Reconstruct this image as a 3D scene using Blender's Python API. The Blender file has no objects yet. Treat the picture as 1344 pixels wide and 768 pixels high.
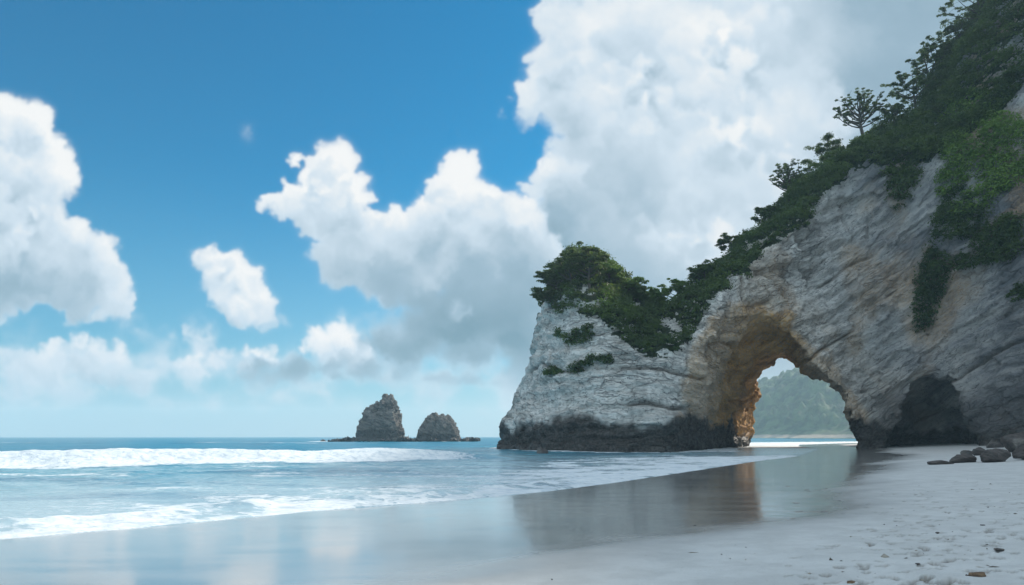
import bpy, math, random
import numpy as np
from mathutils import Vector, Euler
from mathutils.bvhtree import BVHTree

R = math.radians
rng = np.random.default_rng(7)
random.seed(7)
scene = bpy.context.scene
COL = scene.collection

# ------------------------------------------------------------------ camera
FX = 896.0            # focal length in photograph pixels (1344 wide)
HOR = 573.0           # horizon row of the photograph
CAMZ = 2.2
cam_d = bpy.data.cameras.new('camera')
cam = bpy.data.objects.new('camera', cam_d)
COL.objects.link(cam)
cam.location = (0, 0, CAMZ)
cam.rotation_euler = (R(90), 0, 0)
cam_d.sensor_width = 36.0
cam_d.lens = 36.0 * FX / 1344.0
cam_d.shift_y = (HOR - 384.0) / 1344.0
cam_d.clip_start = 0.1
cam_d.clip_end = 20000
scene.camera = cam

# ------------------------------------------------------------------ light
SUN_AZ = 52.0         # degrees from +Y (view direction) towards +X
SUN_EL = 34.0
SUN_STRENGTH = 3.7
SKY_STRENGTH = 0.061
CLOUD_STRENGTH = 0.70
EXPOSURE = 0.42
saz, sel = R(SUN_AZ), R(SUN_EL)
TO_SUN = Vector((math.sin(saz) * math.cos(sel), math.cos(saz) * math.cos(sel), math.sin(sel)))
sun_d = bpy.data.lights.new('sun', 'SUN')
sun = bpy.data.objects.new('sun', sun_d)
COL.objects.link(sun)
sun_d.energy = SUN_STRENGTH
sun_d.angle = R(1.5)
sun_d.color = (1.0, 0.93, 0.82)
sun.rotation_euler = (-TO_SUN).to_track_quat('-Z', 'Y').to_euler()
sun.location = (120, 100, 150)

scene.view_settings.view_transform = 'Standard'
scene.view_settings.look = 'None'
scene.view_settings.gamma = 1.0
scene.view_settings.use_curve_mapping = False
scene.view_settings.exposure = EXPOSURE
scene.cycles.max_bounces = 6
scene.cycles.diffuse_bounces = 3
scene.cycles.glossy_bounces = 3
scene.cycles.transmission_bounces = 2
scene.cycles.transparent_max_bounces = 6
scene.cycles.volume_bounces = 2
scene.cycles.sample_clamp_indirect = 6.0
scene.cycles.caustics_reflective = False
scene.cycles.caustics_refractive = False
scene.cycles.use_denoising = True

# ------------------------------------------------------------------ numpy noise
def _hash(ix, iy, iz, seed):
    h = (ix.astype(np.uint32) * np.uint32(374761393) + iy.astype(np.uint32) * np.uint32(668265263)
         + iz.astype(np.uint32) * np.uint32(2147483647) + np.uint32((seed * 144665 + 977) & 0xffffffff))
    h = (h ^ (h >> np.uint32(13))) * np.uint32(1274126177)
    h = h ^ (h >> np.uint32(16))
    h = h * np.uint32(2246822519)
    h = h ^ (h >> np.uint32(15))
    return (h & np.uint32(0xffffff)).astype(np.float32) / np.float32(0xffffff)

def vnoise(x, y, z, seed=0):
    """value noise in [-1, 1]"""
    x = np.asarray(x, np.float32); y = np.asarray(y, np.float32); z = np.asarray(z, np.float32)
    fx, fy, fz = np.floor(x), np.floor(y), np.floor(z)
    ix, iy, iz = fx.astype(np.int64), fy.astype(np.int64), fz.astype(np.int64)
    x, y, z = x - fx, y - fy, z - fz
    x = x * x * x * (x * (x * 6 - 15) + 10); y = y * y * y * (y * (y * 6 - 15) + 10); z = z * z * z * (z * (z * 6 - 15) + 10)
    def H(a, b, c): return _hash(ix + a, iy + b, iz + c, seed)
    c00 = H(0,0,0) * (1-x) + H(1,0,0) * x
    c10 = H(0,1,0) * (1-x) + H(1,1,0) * x
    c01 = H(0,0,1) * (1-x) + H(1,0,1) * x
    c11 = H(0,1,1) * (1-x) + H(1,1,1) * x
    return ((c00 * (1-y) + c10 * y) * (1-z) + (c01 * (1-y) + c11 * y) * z) * 2 - 1

def fbm(x, y, z, octv=4, seed=0, gain=0.5, lac=2.03):
    s = 0; a = 1.0; t = 0.0; f = 1.0
    for o in range(octv):
        s = s + a * vnoise(x * f + 17.3 * o, y * f + 5.7 * o, z * f + 9.1 * o, seed + o)
        t += a; a *= gain; f *= lac
    return s / t * 1.5

def sstep(a, b, x):
    t = np.clip((x - a) / (b - a), 0, 1)
    return t * t * (3 - 2 * t)

# ------------------------------------------------------------------ clouds, computed as puffs on a plane at infinity
CX0, CX1, CY0, CY1 = -700, 2050, -520, 580        # in photograph pixels
def cloud_canvas():
    W, H = CX1 - CX0, CY1 - CY0
    gy, gx = np.mgrid[0:H, 0:W].astype(np.float32)
    gx += CX0; gy += CY0
    rg = np.random.default_rng(11)
    L = np.full((H, W), 0.9, np.float32); A = np.zeros((H, W), np.float32)
    lx, ly, lz = 0.30, -0.72, 0.62                 # where the light on the puffs comes from
    def splat(cx, cy, r, tone, soft, op, squash=1.0, rel=0.17):
        x0, x1 = int(cx - r - CX0) - 2, int(cx + r - CX0) + 3
        y0, y1 = int(cy - r - CY0) - 2, int(cy + r - CY0) + 3
        x0, y0 = max(x0, 0), max(y0, 0); x1, y1 = min(x1, W), min(y1, H)
        if x1 <= x0 or y1 <= y0: return
        u = (gx[y0:y1, x0:x1] - cx) / r; v = (gy[y0:y1, x0:x1] - cy) / (r * squash)
        d2 = u * u + v * v
        a = np.clip((1 - np.sqrt(d2)) / soft, 0, 1); a = a * a * (3 - 2 * a) * op
        n = np.sqrt(np.clip(1 - d2, 0, 1))
        sh = tone + rel * (u * lx + v * ly + n * lz - 0.35)
        L[y0:y1, x0:x1] = L[y0:y1, x0:x1] * (1 - a) + sh * a
        A[y0:y1, x0:x1] = 1 - (1 - A[y0:y1, x0:x1]) * (1 - a)
    def cloud(blobs, base=None, top=None, lit=0.93, dark=0.5, soft=0.35, op=1.0, n=46):
        """blobs: (x, y, r[, tone shift]); tone falls from lit at row top to dark at row base"""
        puffs = []
        for b in blobs:
            x, y, r = b[:3]; dt = b[3] if len(b) > 3 else 0.0
            puffs.append((x, y, r * 0.93, dt, 0.0))
            big = 0.17 if r > 18 else 0.05
            for k in range(n):
                t = rg.uniform(0, 2 * math.pi); q = math.sqrt(rg.uniform(0.10, 1.0)) * 0.86
                rr = r * rg.uniform(0.12, 0.42)
                side = big * q * (math.cos(t) * 0.45 - math.sin(t) * 0.9)
                puffs.append((x + math.cos(t) * q * r, y + math.sin(t) * q * r * 0.95, rr, dt + side, rg.uniform(0.2, 1)))
                if r > 30 and rg.uniform() < 0.8:
                    for _ in range(3):
                        t2 = rg.uniform(0, 2 * math.pi)
                        puffs.append((x + math.cos(t) * q * r + math.cos(t2) * rr * 0.85, y + math.sin(t) * q * r * 0.95 + math.sin(t2) * rr * 0.85,
                                      rr * rg.uniform(0.28, 0.6), dt + side, rg.uniform(0.4, 1.2)))
        puffs.sort(key=lambda p: p[4] + p[1] * 0.0008)
        for (x, y, r, dt, _) in puffs:
            if base is None: tone = lit
            else:
                f = min(max((y - top) / (base - top), 0), 1); tone = lit + (dark - lit) * f ** 1.5
            sf = soft if r > 14 else 0.6
            if base is not None: sf = sf + (0.95 - sf) * f ** 2 * 0.9
            splat(x, y, r, tone + dt + rg.normal(0, 0.012), sf, op * (0.9 if r > 12 else 0.75) * (1 if base is None else 1 - 0.5 * f ** 3), rel=0.12)
    # low hazy bank along the horizon
    for k in range(260):
        x = rg.uniform(-650, 2000); y = rg.normal(478, 26)
        splat(x, y, rg.uniform(16, 62), rg.uniform(0.54, 0.78), 0.9, rg.uniform(0.10, 0.34), 0.55)
    for (x0, x1, y0, y1, n, t, o) in [(-60, 470, 505, 540, 60, .72, .22), (480, 700, 490, 520, 22, .62, .3), (560, 700, 470, 545, 24, .82, .25), (-100, 300, 455, 500, 40, .74, .3)]:
        for k in range(n): splat(rg.uniform(x0, x1), rg.uniform(y0, y1), rg.uniform(14, 46), t + rg.normal(0, .03), .95, o, .4)
    cloud([(60, 480, 34), (105, 466, 36), (148, 478, 34), (20, 498, 30), (185, 500, 24)], 540, 440, 0.80, 0.58, 0.8, 0.50, 30)
    cloud([(255, 478, 22), (290, 470, 18), (325, 472, 22), (350, 466, 16)], 510, 450, 0.9, 0.66, 0.7, 0.6, 26)
    cloud([(262, 440, 20)], 470, 420, 0.8, 0.7, 0.95, 0.25, 20)
    # the big mass on the right, back layer
    for k in range(230):
        x = rg.uniform(820, 2050); y = rg.uniform(-500, 500)
        splat(x, y, rg.uniform(90, 200), 0.70 + rg.normal(0, 0.03), 0.95, 0.55)
    for k in range(60):
        x = rg.uniform(690, 1100); y = rg.uniform(240, 470)
        splat(x, y, rg.uniform(60, 110), 0.70 + rg.normal(0, 0.03), 0.95, 0.35)
    cloud([(770, -60, 80), (860, 40, 120), (760, 60, 62), (740, 110, 52), (705, 130, 28), (800, 130, 80), (790, 200, 60, -0.05), (860, 210, 85, -0.06),
           (930, 110, 110), (960, 230, 90), (1000, 20, 110), (730, 18, 34), (900, 290, 70, -0.04), (860, 320, 30), (1030, 150, 90, -0.02), (770, 300, 55, -0.16),
           (1010, 320, 60, -0.05), (830, -200, 140), (1000, -220, 170), (930, 330, 50)], None, None, 0.90, soft=0.55, n=50)
    cloud([(735, 240, 34), (715, 222, 16), (750, 258, 28), (700, 250, 14)], 300, 200, 0.93, 0.75, 0.5, 0.9, 40)
    # soft grey veils over the big mass
    for (x, y, r, tone, op) in [(1190, 40, 210, 0.66, 0.9), (1270, 160, 160, 0.68, 0.8), (1120, -120, 260, 0.68, .8), (1060, 60, 90, 0.72, .5), (830, 210, 75, 0.72, .55), (775, 270, 80, 0.70, .5), (850, 350, 90, 0.70, .5),
                                (900, 250, 60, .74, .4), (800, 330, 70, .66, .5), (1400, 0, 300, .62, .8), (1700, 0, 400, .65, .8), (960, 380, 80, .74, .5)]:
        for k in range(5):
            splat(x + rg.normal(0, r * .25), y + rg.normal(0, r * .2), r * rg.uniform(.6, 1.1), tone, 1.0, op * 0.45)
    # pale gap of sky low by the stack
    # centre cumulus with two towers
    cloud([(436, 212, 34), (418, 232, 30), (385, 206, 13), (374, 272, 24), (352, 268, 12), (405, 270, 38), (446, 264, 44), (455, 314, 50), (440, 362, 24), (452, 340, 36),
           (606, 220, 29), (596, 246, 34), (642, 264, 29), (562, 288, 34), (518, 316, 44), (680, 292, 32), (610, 300, 70), (530, 345, 66), (640, 345, 70), (690, 330, 45), (490, 330, 50)],
          440, 180, 0.95, 0.70, 0.38, 1.0, 46)
    for k in range(70):
        x = rg.uniform(500, 740); y = rg.normal(425, 25)
        splat(x, y, rg.uniform(30, 62), 0.60 + rg.normal(0, .02) - (y - 425) * 0.0008, 0.9, 0.40, 0.7)
    for k in range(34):
        x = rg.uniform(440, 700); y = rg.normal(452, 12)
        splat(x, y, rg.uniform(18, 40), 0.45 + rg.normal(0, .02), 0.9, 0.42, 0.6)
    for k in range(40):
        x = rg.uniform(690, 900); y = rg.normal(400, 40)
        splat(x, y, rg.uniform(30, 60), 0.68, 0.95, 0.3, 0.7)
    for (x, y, r) in [(600, 405, 14), (615, 412, 8), (560, 375, 20), (655, 300, 26)]:
        cloud([(x, y, r)], None, None, 0.84, soft=.8, op=.5, n=14)
    # low cumulus with a dark belly
    cloud([(412, 440, 17), (440, 436, 14), (452, 452, 20), (474, 470, 20), (430, 456, 22), (395, 452, 12)], 500, 425, 0.95, 0.72, 0.45, 0.85, 36)
    for k in range(60):
        x = rg.normal(395, 48); y = rg.normal(484, 9)
        splat(x, y, rg.uniform(12, 30), 0.44 + rg.normal(0, .02), 0.9, 0.42, 0.6)
    for k in range(14):
        splat(rg.normal(600, 22), rg.normal(500, 5), rg.uniform(8, 20), 0.58, 0.9, 0.3, 0.5)
    cloud([(300, 352, 26), (270, 340, 20), (326, 372, 28), (342, 402, 24), (305, 392, 32), (350, 424, 13), (318, 414, 22), (285, 368, 22), (256, 336, 10)], 440, 325, 0.94, 0.78, 0.42, 0.97, 46)
    # left cumulus
    cloud([(10, 165, 46), (44, 172, 34), (72, 205, 30), (0, 235, 80), (62, 236, 38), (-80, 200, 90), (-40, 320, 90), (30, 320, 72), (88, 322, 40), (128, 352, 42),
           (150, 388, 32), (100, 378, 46), (60, 362, 50), (0, 360, 60), (164, 402, 18), (120, 400, 30), (-180, 300, 120), (-280, 380, 90)],
          450, 130, 0.95, 0.78, 0.38, 1.0, 46)
    cloud([(660, 150, 10), (690, 160, 14), (668, 132, 7)], None, None, 0.85, soft=1.0, op=.2, n=20)
    # outside the picture
    for k in range(22):
        x = rg.choice([rg.uniform(-680, -300), rg.uniform(1400, 2000)]); y = rg.uniform(-400, 400); r = rg.uniform(40, 110)
        cloud([(x + dx * r, y + rg.uniform(-.3, .3) * r, r * rg.uniform(.4, .9)) for dx in (-1.0, -.3, .4, 1.1)], y + r * 1.5, y - r, 0.94, 0.7, 0.45, 0.95, 16)
    def blur(im, k):
        for ax in (0, 1):
            for _ in range(2):
                c = np.cumsum(np.pad(im, [(k + 1, k) if a_ == ax else (0, 0) for a_ in (0, 1)], mode='edge'), axis=ax, dtype=np.float64)
                im = ((c[2*k+1:] - c[:-2*k-1]) if ax == 0 else (c[:, 2*k+1:] - c[:, :-2*k-1])) / (2 * k + 1)
        return im.astype(np.float32)
    A0 = A
    deep = blur(A, 34); deep2 = blur(A, 12)
    below = np.roll(deep, -0, 0) - np.pad(deep, [(26, 0), (0, 0)], mode='edge')[:-26] * 1.0     # negative towards the underside
    L = L - (0.13 - 0.09 * sstep(690, 800, gx)) * sstep(.62, .98, deep) - 0.03 * sstep(.8, 1.0, deep2) - 0.11 * sstep(.0, -.30, below) * sstep(.3, .9, A)
    L = L + 0.05
    As = blur(A, 5)
    soft_n = sstep(-.2, .5, fbm(gx / 150, gy / 150, gx * 0 + 4.1, 3, 77))
    A = A * (1 - .8 * soft_n) + As * .8 * soft_n
    wide = blur(A0, 14); wn = sstep(-.15, .6, fbm(gx / 45, gy / 30, gx * 0 + 9.4, 5, 87, gain=.62))
    A = A * (1 - .35 * sstep(.1, .5, fbm(gx / 22, gy / 16, gx * 0 + 3.3, 5, 97, gain=.65)) * sstep(.95, .5, wide))
    A = np.maximum(A, wide * (.25 + .75 * wn) * sstep(0, .8, wide) * .95)
    Ab = A0 + 1e-3
    b3 = blur(L * Ab, 3) / blur(Ab, 3); b9 = blur(L * Ab, 10) / blur(Ab, 10)
    keep = sstep(-0.35, 0.55, fbm(gx / 110, gy / 110, gx * 0 + 1.3, 3, 71))
    L = b9 * (1 - keep) * 0.9 + b3 * (1 - (1 - keep) * 0.9)
    L = L + (b3 - b9) * 0.35 - 0.045 - 0.05 * sstep(.78, .95, b9) * sstep(-.2, .6, fbm(gx / 75, gy / 60, gx * 0 + 6.6, 4, 95))
    # break the round outlines with a domain warp
    z = np.zeros_like(gx)
    def warp_img(img, wx, wy):
        sx = np.clip(gx - CX0 + wx, 0, W - 2); sy = np.clip(gy - CY0 + wy, 0, H - 2)
        ix = sx.astype(np.int32); iy = sy.astype(np.int32); fx = sx - ix; fy = sy - iy
        return (img[iy, ix] * (1-fx) * (1-fy) + img[iy, ix+1] * fx * (1-fy) + img[iy+1, ix] * (1-fx) * fy + img[iy+1, ix+1] * fx * fy)
    wx = fbm(gx / 26, gy / 26, z, 5, 3, gain=.62) * 9
    wy = fbm(gx / 26, gy / 26, z + 7.7, 5, 13, gain=.62) * 9
    L2 = warp_img(L, wx, wy); A2 = warp_img(A, wx, wy)
    det = fbm(gx / 60, gy / 60, z, 6, 23, gain=.62)
    L2 = L2 + det * 0.040 + fbm(gx / 170, gy / 130, z + 2.2, 3, 43) * 0.035
    ero = fbm(gx / 34, gy / 34, z + 3, 5, 33, gain=.6)
    A2 = np.clip(A2 + ero * 0.55 * (1 - A2) * np.minimum(A2 * 3, 1), 0, 1)
    A2 = sstep(0.02, 0.93, A2)
    es = sstep(-.3, .4, fbm(gx / 90, gy / 90, z + 5.5, 3, 99))
    A2 = blur(A2, 1) * (1 - es) + (.72 * blur(A2, 1) + .28 * blur(A2, 5)) * es
    splat_s = np.exp(-(((gx - 325) / 8) ** 2 + ((gy - 172) / 10) ** 2)); A2 = np.maximum(A2, .45 * splat_s * (.5 + ero))
    L2 = np.where(splat_s > .02, .9, L2)
    # pull edges out of the picture to a plain cover so that nothing ends abruptly
    ex = np.minimum(sstep(CX0, CX0 + 200, gx), sstep(-CX1, -CX1 + 200, -gx)) * sstep(CY0, CY0 + 150, gy)
    out = np.zeros((H, W, 4), np.float32)
    out[..., 0] = np.clip(L2, 0, 1); out[..., 1] = A2; out[..., 2] = ex; out[..., 3] = 1
    return out[::-1]

cl = cloud_canvas()
img = bpy.data.images.new('cloud_field', cl.shape[1], cl.shape[0], alpha=False, float_buffer=True)
img.colorspace_settings.name = 'Non-Color'
img.pixels.foreach_set(np.ascontiguousarray(cl).ravel())
img.update(); img.pack()

# ------------------------------------------------------------------ node helper
class NT:
    def __init__(s, tree): s.t = tree; s.n = tree.nodes; s.l = tree.links
    def new(s, typ, **kw):
        n = s.n.new(typ)
        for k, v in kw.items():
            if k == 'ins':
                for a, b in v.items(): s.put(n, a, b)
            else: setattr(n, k, v)
        return n
    def put(s, n, a, b):
        i = n.inputs[a]
        if isinstance(b, bpy.types.NodeSocket): s.l.new(b, i)
        elif isinstance(b, bpy.types.Node): s.l.new(b.outputs[0], i)
        else: i.default_value = b
    def math(s, op, a, b=0.0, c=0.0, clamp=False):
        n = s.new('ShaderNodeMath', operation=op, use_clamp=clamp); s.put(n, 0, a); s.put(n, 1, b); s.put(n, 2, c); return n.outputs[0]
    def mix(s, f, a, b, mode='MIX'):
        n = s.new('ShaderNodeMix', data_type='RGBA', blend_type=mode); s.put(n, 0, f)
        s.put(n, 6, (*a, 1) if isinstance(a, tuple) and len(a) == 3 else a); s.put(n, 7, (*b, 1) if isinstance(b, tuple) and len(b) == 3 else b); return n.outputs[2]
    def mixf(s, f, a, b):
        n = s.new('ShaderNodeMix', data_type='FLOAT'); s.put(n, 0, f); s.put(n, 2, a); s.put(n, 3, b); return n.outputs[0]
    def step(s, x, a, b, lo=0.0, hi=1.0):
        n = s.new('ShaderNodeMapRange', interpolation_type='SMOOTHSTEP'); s.put(n, 0, x)
        for i, v in enumerate((a, b, lo, hi)): s.put(n, i + 1, v)
        return n.outputs[0]
    def noise(s, vec, scale, detail=4, rough=0.55, dist=0.0, dim='3D'):
        n = s.new('ShaderNodeTexNoise', noise_dimensions=dim); s.put(n, 'Vector', vec); s.put(n, 'Scale', scale); s.put(n, 'Detail', detail)
        s.put(n, 'Roughness', rough); s.put(n, 'Distortion', dist); return n.outputs['Fac']
    def ramp(s, x, stops):
        n = s.new('ShaderNodeValToRGB'); s.put(n, 0, x); e = n.color_ramp.elements
        while len(e) < len(stops): e.new(0.5)
        for i, (p, c) in enumerate(stops): e[i].position = p; e[i].color = (*c, 1)
        return n.outputs[0]
    def scaled(s, vec, sc, rot=(0,0,0), loc=(0,0,0)):
        n = s.new('ShaderNodeMapping'); s.put(n, 0, vec); n.inputs['Scale'].default_value = sc; n.inputs['Rotation'].default_value = rot; n.inputs['Location'].default_value = loc
        return n.outputs[0]
    def attr(s, name):
        return s.new('ShaderNodeAttribute', attribute_name=name).outputs['Fac']
    def bump(s, h, strength, dist, normal=None):
        n = s.new('ShaderNodeBump'); s.put(n, 'Height', h); s.put(n, 'Strength', strength); s.put(n, 'Distance', dist)
        if normal is not None: s.put(n, 'Normal', normal)
        return n.outputs[0]

world = bpy.data.worlds.new('World'); scene.world = world; world.use_nodes = True
w = NT(world.node_tree); w.n.clear()
sky = w.new('ShaderNodeTexSky', sky_type='NISHITA', sun_disc=False)
sky.sun_elevation = sel; sky.sun_rotation = saz
sky.altitude = 0; sky.air_density = 1.0; sky.dust_density = 0.4; sky.ozone_density = 2.2
geo = w.new('ShaderNodeTexCoord').outputs['Generated']
sep = w.new('ShaderNodeSeparateXYZ', ins={0: geo})
dx, dy, dz = sep.outputs
yy = w.math('MAXIMUM', dy, 0.05)
pu = w.math('ADD', w.math('MULTIPLY', w.math('DIVIDE', dx, yy), FX / (CX1 - CX0)), (672.0 - CX0) / (CX1 - CX0))
pv = w.math('ADD', w.math('MULTIPLY', w.math('DIVIDE', dz, yy), FX / (CY1 - CY0)), (CY1 - HOR) / (CY1 - CY0))
comb = w.new('ShaderNodeCombineXYZ', ins={0: pu, 1: pv})
ti = w.new('ShaderNodeTexImage', interpolation='Cubic', extension='EXTEND', ins={0: comb.outputs[0]}); ti.image = img
tsep = w.new('ShaderNodeSeparateColor', ins={0: ti.outputs[0]})
front = w.math('MULTIPLY', w.step(dy, 0.18, 0.32), tsep.outputs[2])
# cover of the part of the sky that the canvas does not reach
cn = w.noise(w.scaled(geo, (1, 1, 2.2)), 2.6, 7, 0.58, 0.3)
ca = w.step(cn, 0.40, 0.54)
cL = w.step(cn, 0.45, 0.75, 0.95, 0.60)
a = w.mixf(front, ca, tsep.outputs[1]); l = w.mixf(front, cL, tsep.outputs[0])
above = w.step(dz, -0.005, 0.03)
a = w.math('MULTIPLY', a, above)
ccol = w.ramp(l, [(0.40, (0.15, 0.28, 0.37)), (0.62, (0.33, 0.48, 0.60)), (0.80, (0.66, 0.79, 0.90)), (0.97, (0.98, 1.0, 1.0))])
skyc = w.mix(1.0, sky.outputs[0], (0.03, 1.08, 1.45), 'MULTIPLY')
elev = w.math('MAXIMUM', dz, 0.0)
hz = w.math('POWER', w.math('SUBTRACT', 1.0, w.math('MINIMUM', elev, 1.0)), 9.0)
b1 = w.new('ShaderNodeBackground', ins={0: skyc, 1: SKY_STRENGTH})
# clouds behind the camera boosted and cooled, an added fill for the shaded cliff
away = w.step(dy, 0.15, -0.5)
ccol = w.mix(away, ccol, w.mix(1.0, ccol, (0.84, 0.94, 1.0), 'MULTIPLY'))
b2 = w.new('ShaderNodeBackground', ins={0: ccol, 1: w.math('MULTIPLY', w.mixf(away, 1.0, 1.9), CLOUD_STRENGTH)})
hx = w.mix(w.step(dx, -0.7, 0.1), (0.15, 0.40, 0.60), (0.44, 0.67, 0.79))
b3 = w.new('ShaderNodeBackground', ins={0: hx, 1: 0.70})
hf = w.step(elev, 0.0, 0.36, 0.80, 0.0)
m1 = w.new('ShaderNodeMixShader', ins={0: w.math('MULTIPLY', hf, 0.8), 1: b1.outputs[0], 2: b3.outputs[0]})
m2 = w.new('ShaderNodeMixShader', ins={0: a, 1: m1.outputs[0], 2: b2.outputs[0]})
m3 = w.new('ShaderNodeMixShader', ins={0: w.step(elev, 0.0, 0.10, 0.72, 0.0), 1: m2.outputs[0], 2: b3.outputs[0]})
wo = w.new('ShaderNodeOutputWorld', ins={0: m3.outputs[0]})
world.cycles.sampling_method = 'MANUAL'; world.cycles.sample_map_resolution = 1024

# ------------------------------------------------------------------ mesh helpers
def pix(px, row, Y):
    """photograph pixel at forward distance Y, as a point in metres"""
    return ((px - 672) / FX * Y, Y, CAMZ + (HOR - row) / FX * Y)

def mesh_np(name, V, F, mat=None, smooth=True, attrs=None, parent=None, uv=None):
    V = np.ascontiguousarray(V, np.float32); F = np.ascontiguousarray(F, np.int32); k = F.shape[1]
    me = bpy.data.meshes.new(name)
    me.vertices.add(len(V)); me.vertices.foreach_set('co', V.ravel())
    me.loops.add(F.size); me.loops.foreach_set('vertex_index', F.ravel())
    me.polygons.add(len(F)); me.polygons.foreach_set('loop_start', np.arange(0, F.size, k, dtype=np.int32))
    try: me.polygons.foreach_set('loop_total', np.full(len(F), k, np.int32))
    except Exception: pass
    if smooth: me.polygons.foreach_set('use_smooth', np.ones(len(F), bool))
    me.update(calc_edges=True)
    for n, a in (attrs or {}).items():
        at = me.attributes.new(n, 'FLOAT', 'POINT'); at.data.foreach_set('value', np.ascontiguousarray(a, np.float32).ravel())
    if mat: me.materials.append(mat)
    o = bpy.data.objects.new(name, me); COL.objects.link(o)
    if parent: o.parent = parent
    return o

def tag(o, label=None, cat=None, group=None, kind=None):
    if label: o['label'] = label
    if cat: o['category'] = cat
    if group: o['group'] = group
    if kind: o['kind'] = kind
    return o

def empty(name, loc):
    o = bpy.data.objects.new(name, None); o.location = loc; o.empty_display_size = 0.5; COL.objects.link(o); return o

def surface_nets(f, org, h):
    """f: sdf grid (negative inside) -> verts, quads"""
    nx, ny, nz = f.shape
    ins = f < 0
    c = np.zeros((nx-1, ny-1, nz-1), np.int8)
    for i in (0, 1):
        for j in (0, 1):
            for k in (0, 1): c += ins[i:nx-1+i, j:ny-1+j, k:nz-1+k]
    act = (c > 0) & (c < 8)
    idx = np.full(act.shape, -1, np.int64); idx[act] = np.arange(act.sum())
    ci, cj, ck = np.nonzero(act)
    P = np.zeros((len(ci), 3)); N = np.zeros(len(ci))
    corners = [(i, j, k) for i in (0, 1) for j in (0, 1) for k in (0, 1)]
    for a in corners:
        for ax in range(3):
            if a[ax] == 1: continue
            b = list(a); b[ax] = 1
            fa = f[ci+a[0], cj+a[1], ck+a[2]]; fb = f[ci+b[0], cj+b[1], ck+b[2]]
            m = (fa < 0) != (fb < 0)
            t = np.where(m, fa / np.where(m, fa - fb, 1), 0)
            for d in range(3):
                P[:, d] += np.where(m, a[d] + (t if d == ax else 0), 0)
            N += m
    P /= N[:, None]
    V = (P + np.stack([ci, cj, ck], 1)) * h + np.array(org)
    Q = []
    for ax in range(3):
        sl0 = [slice(1, -1)] * 3; sl1 = [slice(1, -1)] * 3
        sl0[ax] = slice(0, f.shape[ax]-1); sl1[ax] = slice(1, f.shape[ax])
        a = ins[tuple(sl0)]; b = ins[tuple(sl1)]
        m = a != b
        I = np.array(np.nonzero(m)).T
        off = np.ones(3, int); off[ax] = 0
        I = I + off
        u, v = (ax + 1) % 3, (ax + 2) % 3
        def g(du, dv):
            J = I.copy(); J[:, u] += du; J[:, v] += dv
            return idx[J[:, 0], J[:, 1], J[:, 2]]
        q = np.stack([g(-1, -1), g(0, -1), g(0, 0), g(-1, 0)], 1)
        flip = b[m]
        q[flip] = q[flip][:, ::-1]
        Q.append(q)
    Q = np.concatenate(Q); Q = Q[(Q >= 0).all(1)]
    return V, Q

def subdiv(V, Q):
    n = len(V)
    E = np.stack([Q, np.roll(Q, -1, 1)], 2).reshape(-1, 2); E.sort(1)
    key = E[:, 0].astype(np.int64) * (n + 1) + E[:, 1]
    u, inv = np.unique(key, return_inverse=True); inv = inv.reshape(-1, 4)
    e0, e1 = u // (n + 1), u % (n + 1)
    VE = (V[e0] + V[e1]) / 2; VF = V[Q].mean(1)
    fe = n + inv; ff = n + len(u) + np.arange(len(Q))
    out = []
    for k in range(4):
        out.append(np.stack([Q[:, k], fe[:, k], ff, fe[:, k-1]], 1))
    return np.concatenate([V, VE, VF]), np.concatenate(out)

def vnormals(V, Q):
    if Q.shape[1] == 4: fn = np.cross(V[Q[:, 2]] - V[Q[:, 0]], V[Q[:, 3]] - V[Q[:, 1]])
    else: fn = np.cross(V[Q[:, 1]] - V[Q[:, 0]], V[Q[:, 2]] - V[Q[:, 0]])
    N = np.zeros_like(V)
    for d in range(3):
        for k in range(Q.shape[1]): N[:, d] += np.bincount(Q[:, k], fn[:, d], minlength=len(V))
    return N / (np.linalg.norm(N, axis=1, keepdims=True) + 1e-9)

def poly_sd(x, y, P, closed=True):
    """signed distance to a polygon, negative inside"""
    d = np.full(x.shape, 1e9, np.float32); s = np.zeros(x.shape, bool)
    n = len(P)
    for i in range(n if closed else n - 1):
        ax, ay = P[i]; bx, by = P[(i + 1) % n]
        ex, ey = bx - ax, by - ay
        t = np.clip(((x - ax) * ex + (y - ay) * ey) / (ex * ex + ey * ey), 0, 1)
        d = np.minimum(d, np.hypot(x - ax - t * ex, y - ay - t * ey))
        if closed:
            c = ((ay > y) != (by > y)) & (x < (bx - ax) * (y - ay) / (by - ay + 1e-12) + ax)
            s ^= c
    return np.where(s, -d, d) if closed else d

# ------------------------------------------------------------------ shoreline and beach shape
SHORE = [(-60, -50), (-26, -1), (-10.95, 14.6), (-8.7, 16.6), (-6.0, 19.9), (-1.9, 23.5), (1.5, 27.4), (5.2, 32.9), (13.6, 46.9), (22, 61), (31.7, 75.8),
         (41, 94), (50.5, 112), (57, 128), (64, 152), (78, 185), (110, 225), (200, 300), (400, 420), (900, 700)]
LANDPOLY = SHORE + [(3000, 700), (3000, -400), (-60, -400)]
def inland(x, y):
    """distance inland of the waterline, negative over the sea"""
    return -poly_sd(np.asarray(x, np.float32), np.asarray(y, np.float32), LANDPOLY)
def beach_z(x, y, d=None):
    if d is None: d = inland(x, y)
    z = np.where(d < 0, 0.05 * d, 0.012 * d)
    dd = np.maximum(d - 9, 0)
    z = z + 0.050 * dd * dd / (dd + 8) * np.where(dd > 0, 1, 0)
    z = np.minimum(z, 6)
    z = z + sstep(6, 14, d) * 0.05 * fbm(x * .12, y * .12, x * 0, 3, 90)
    return np.maximum(z, -4)

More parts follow.
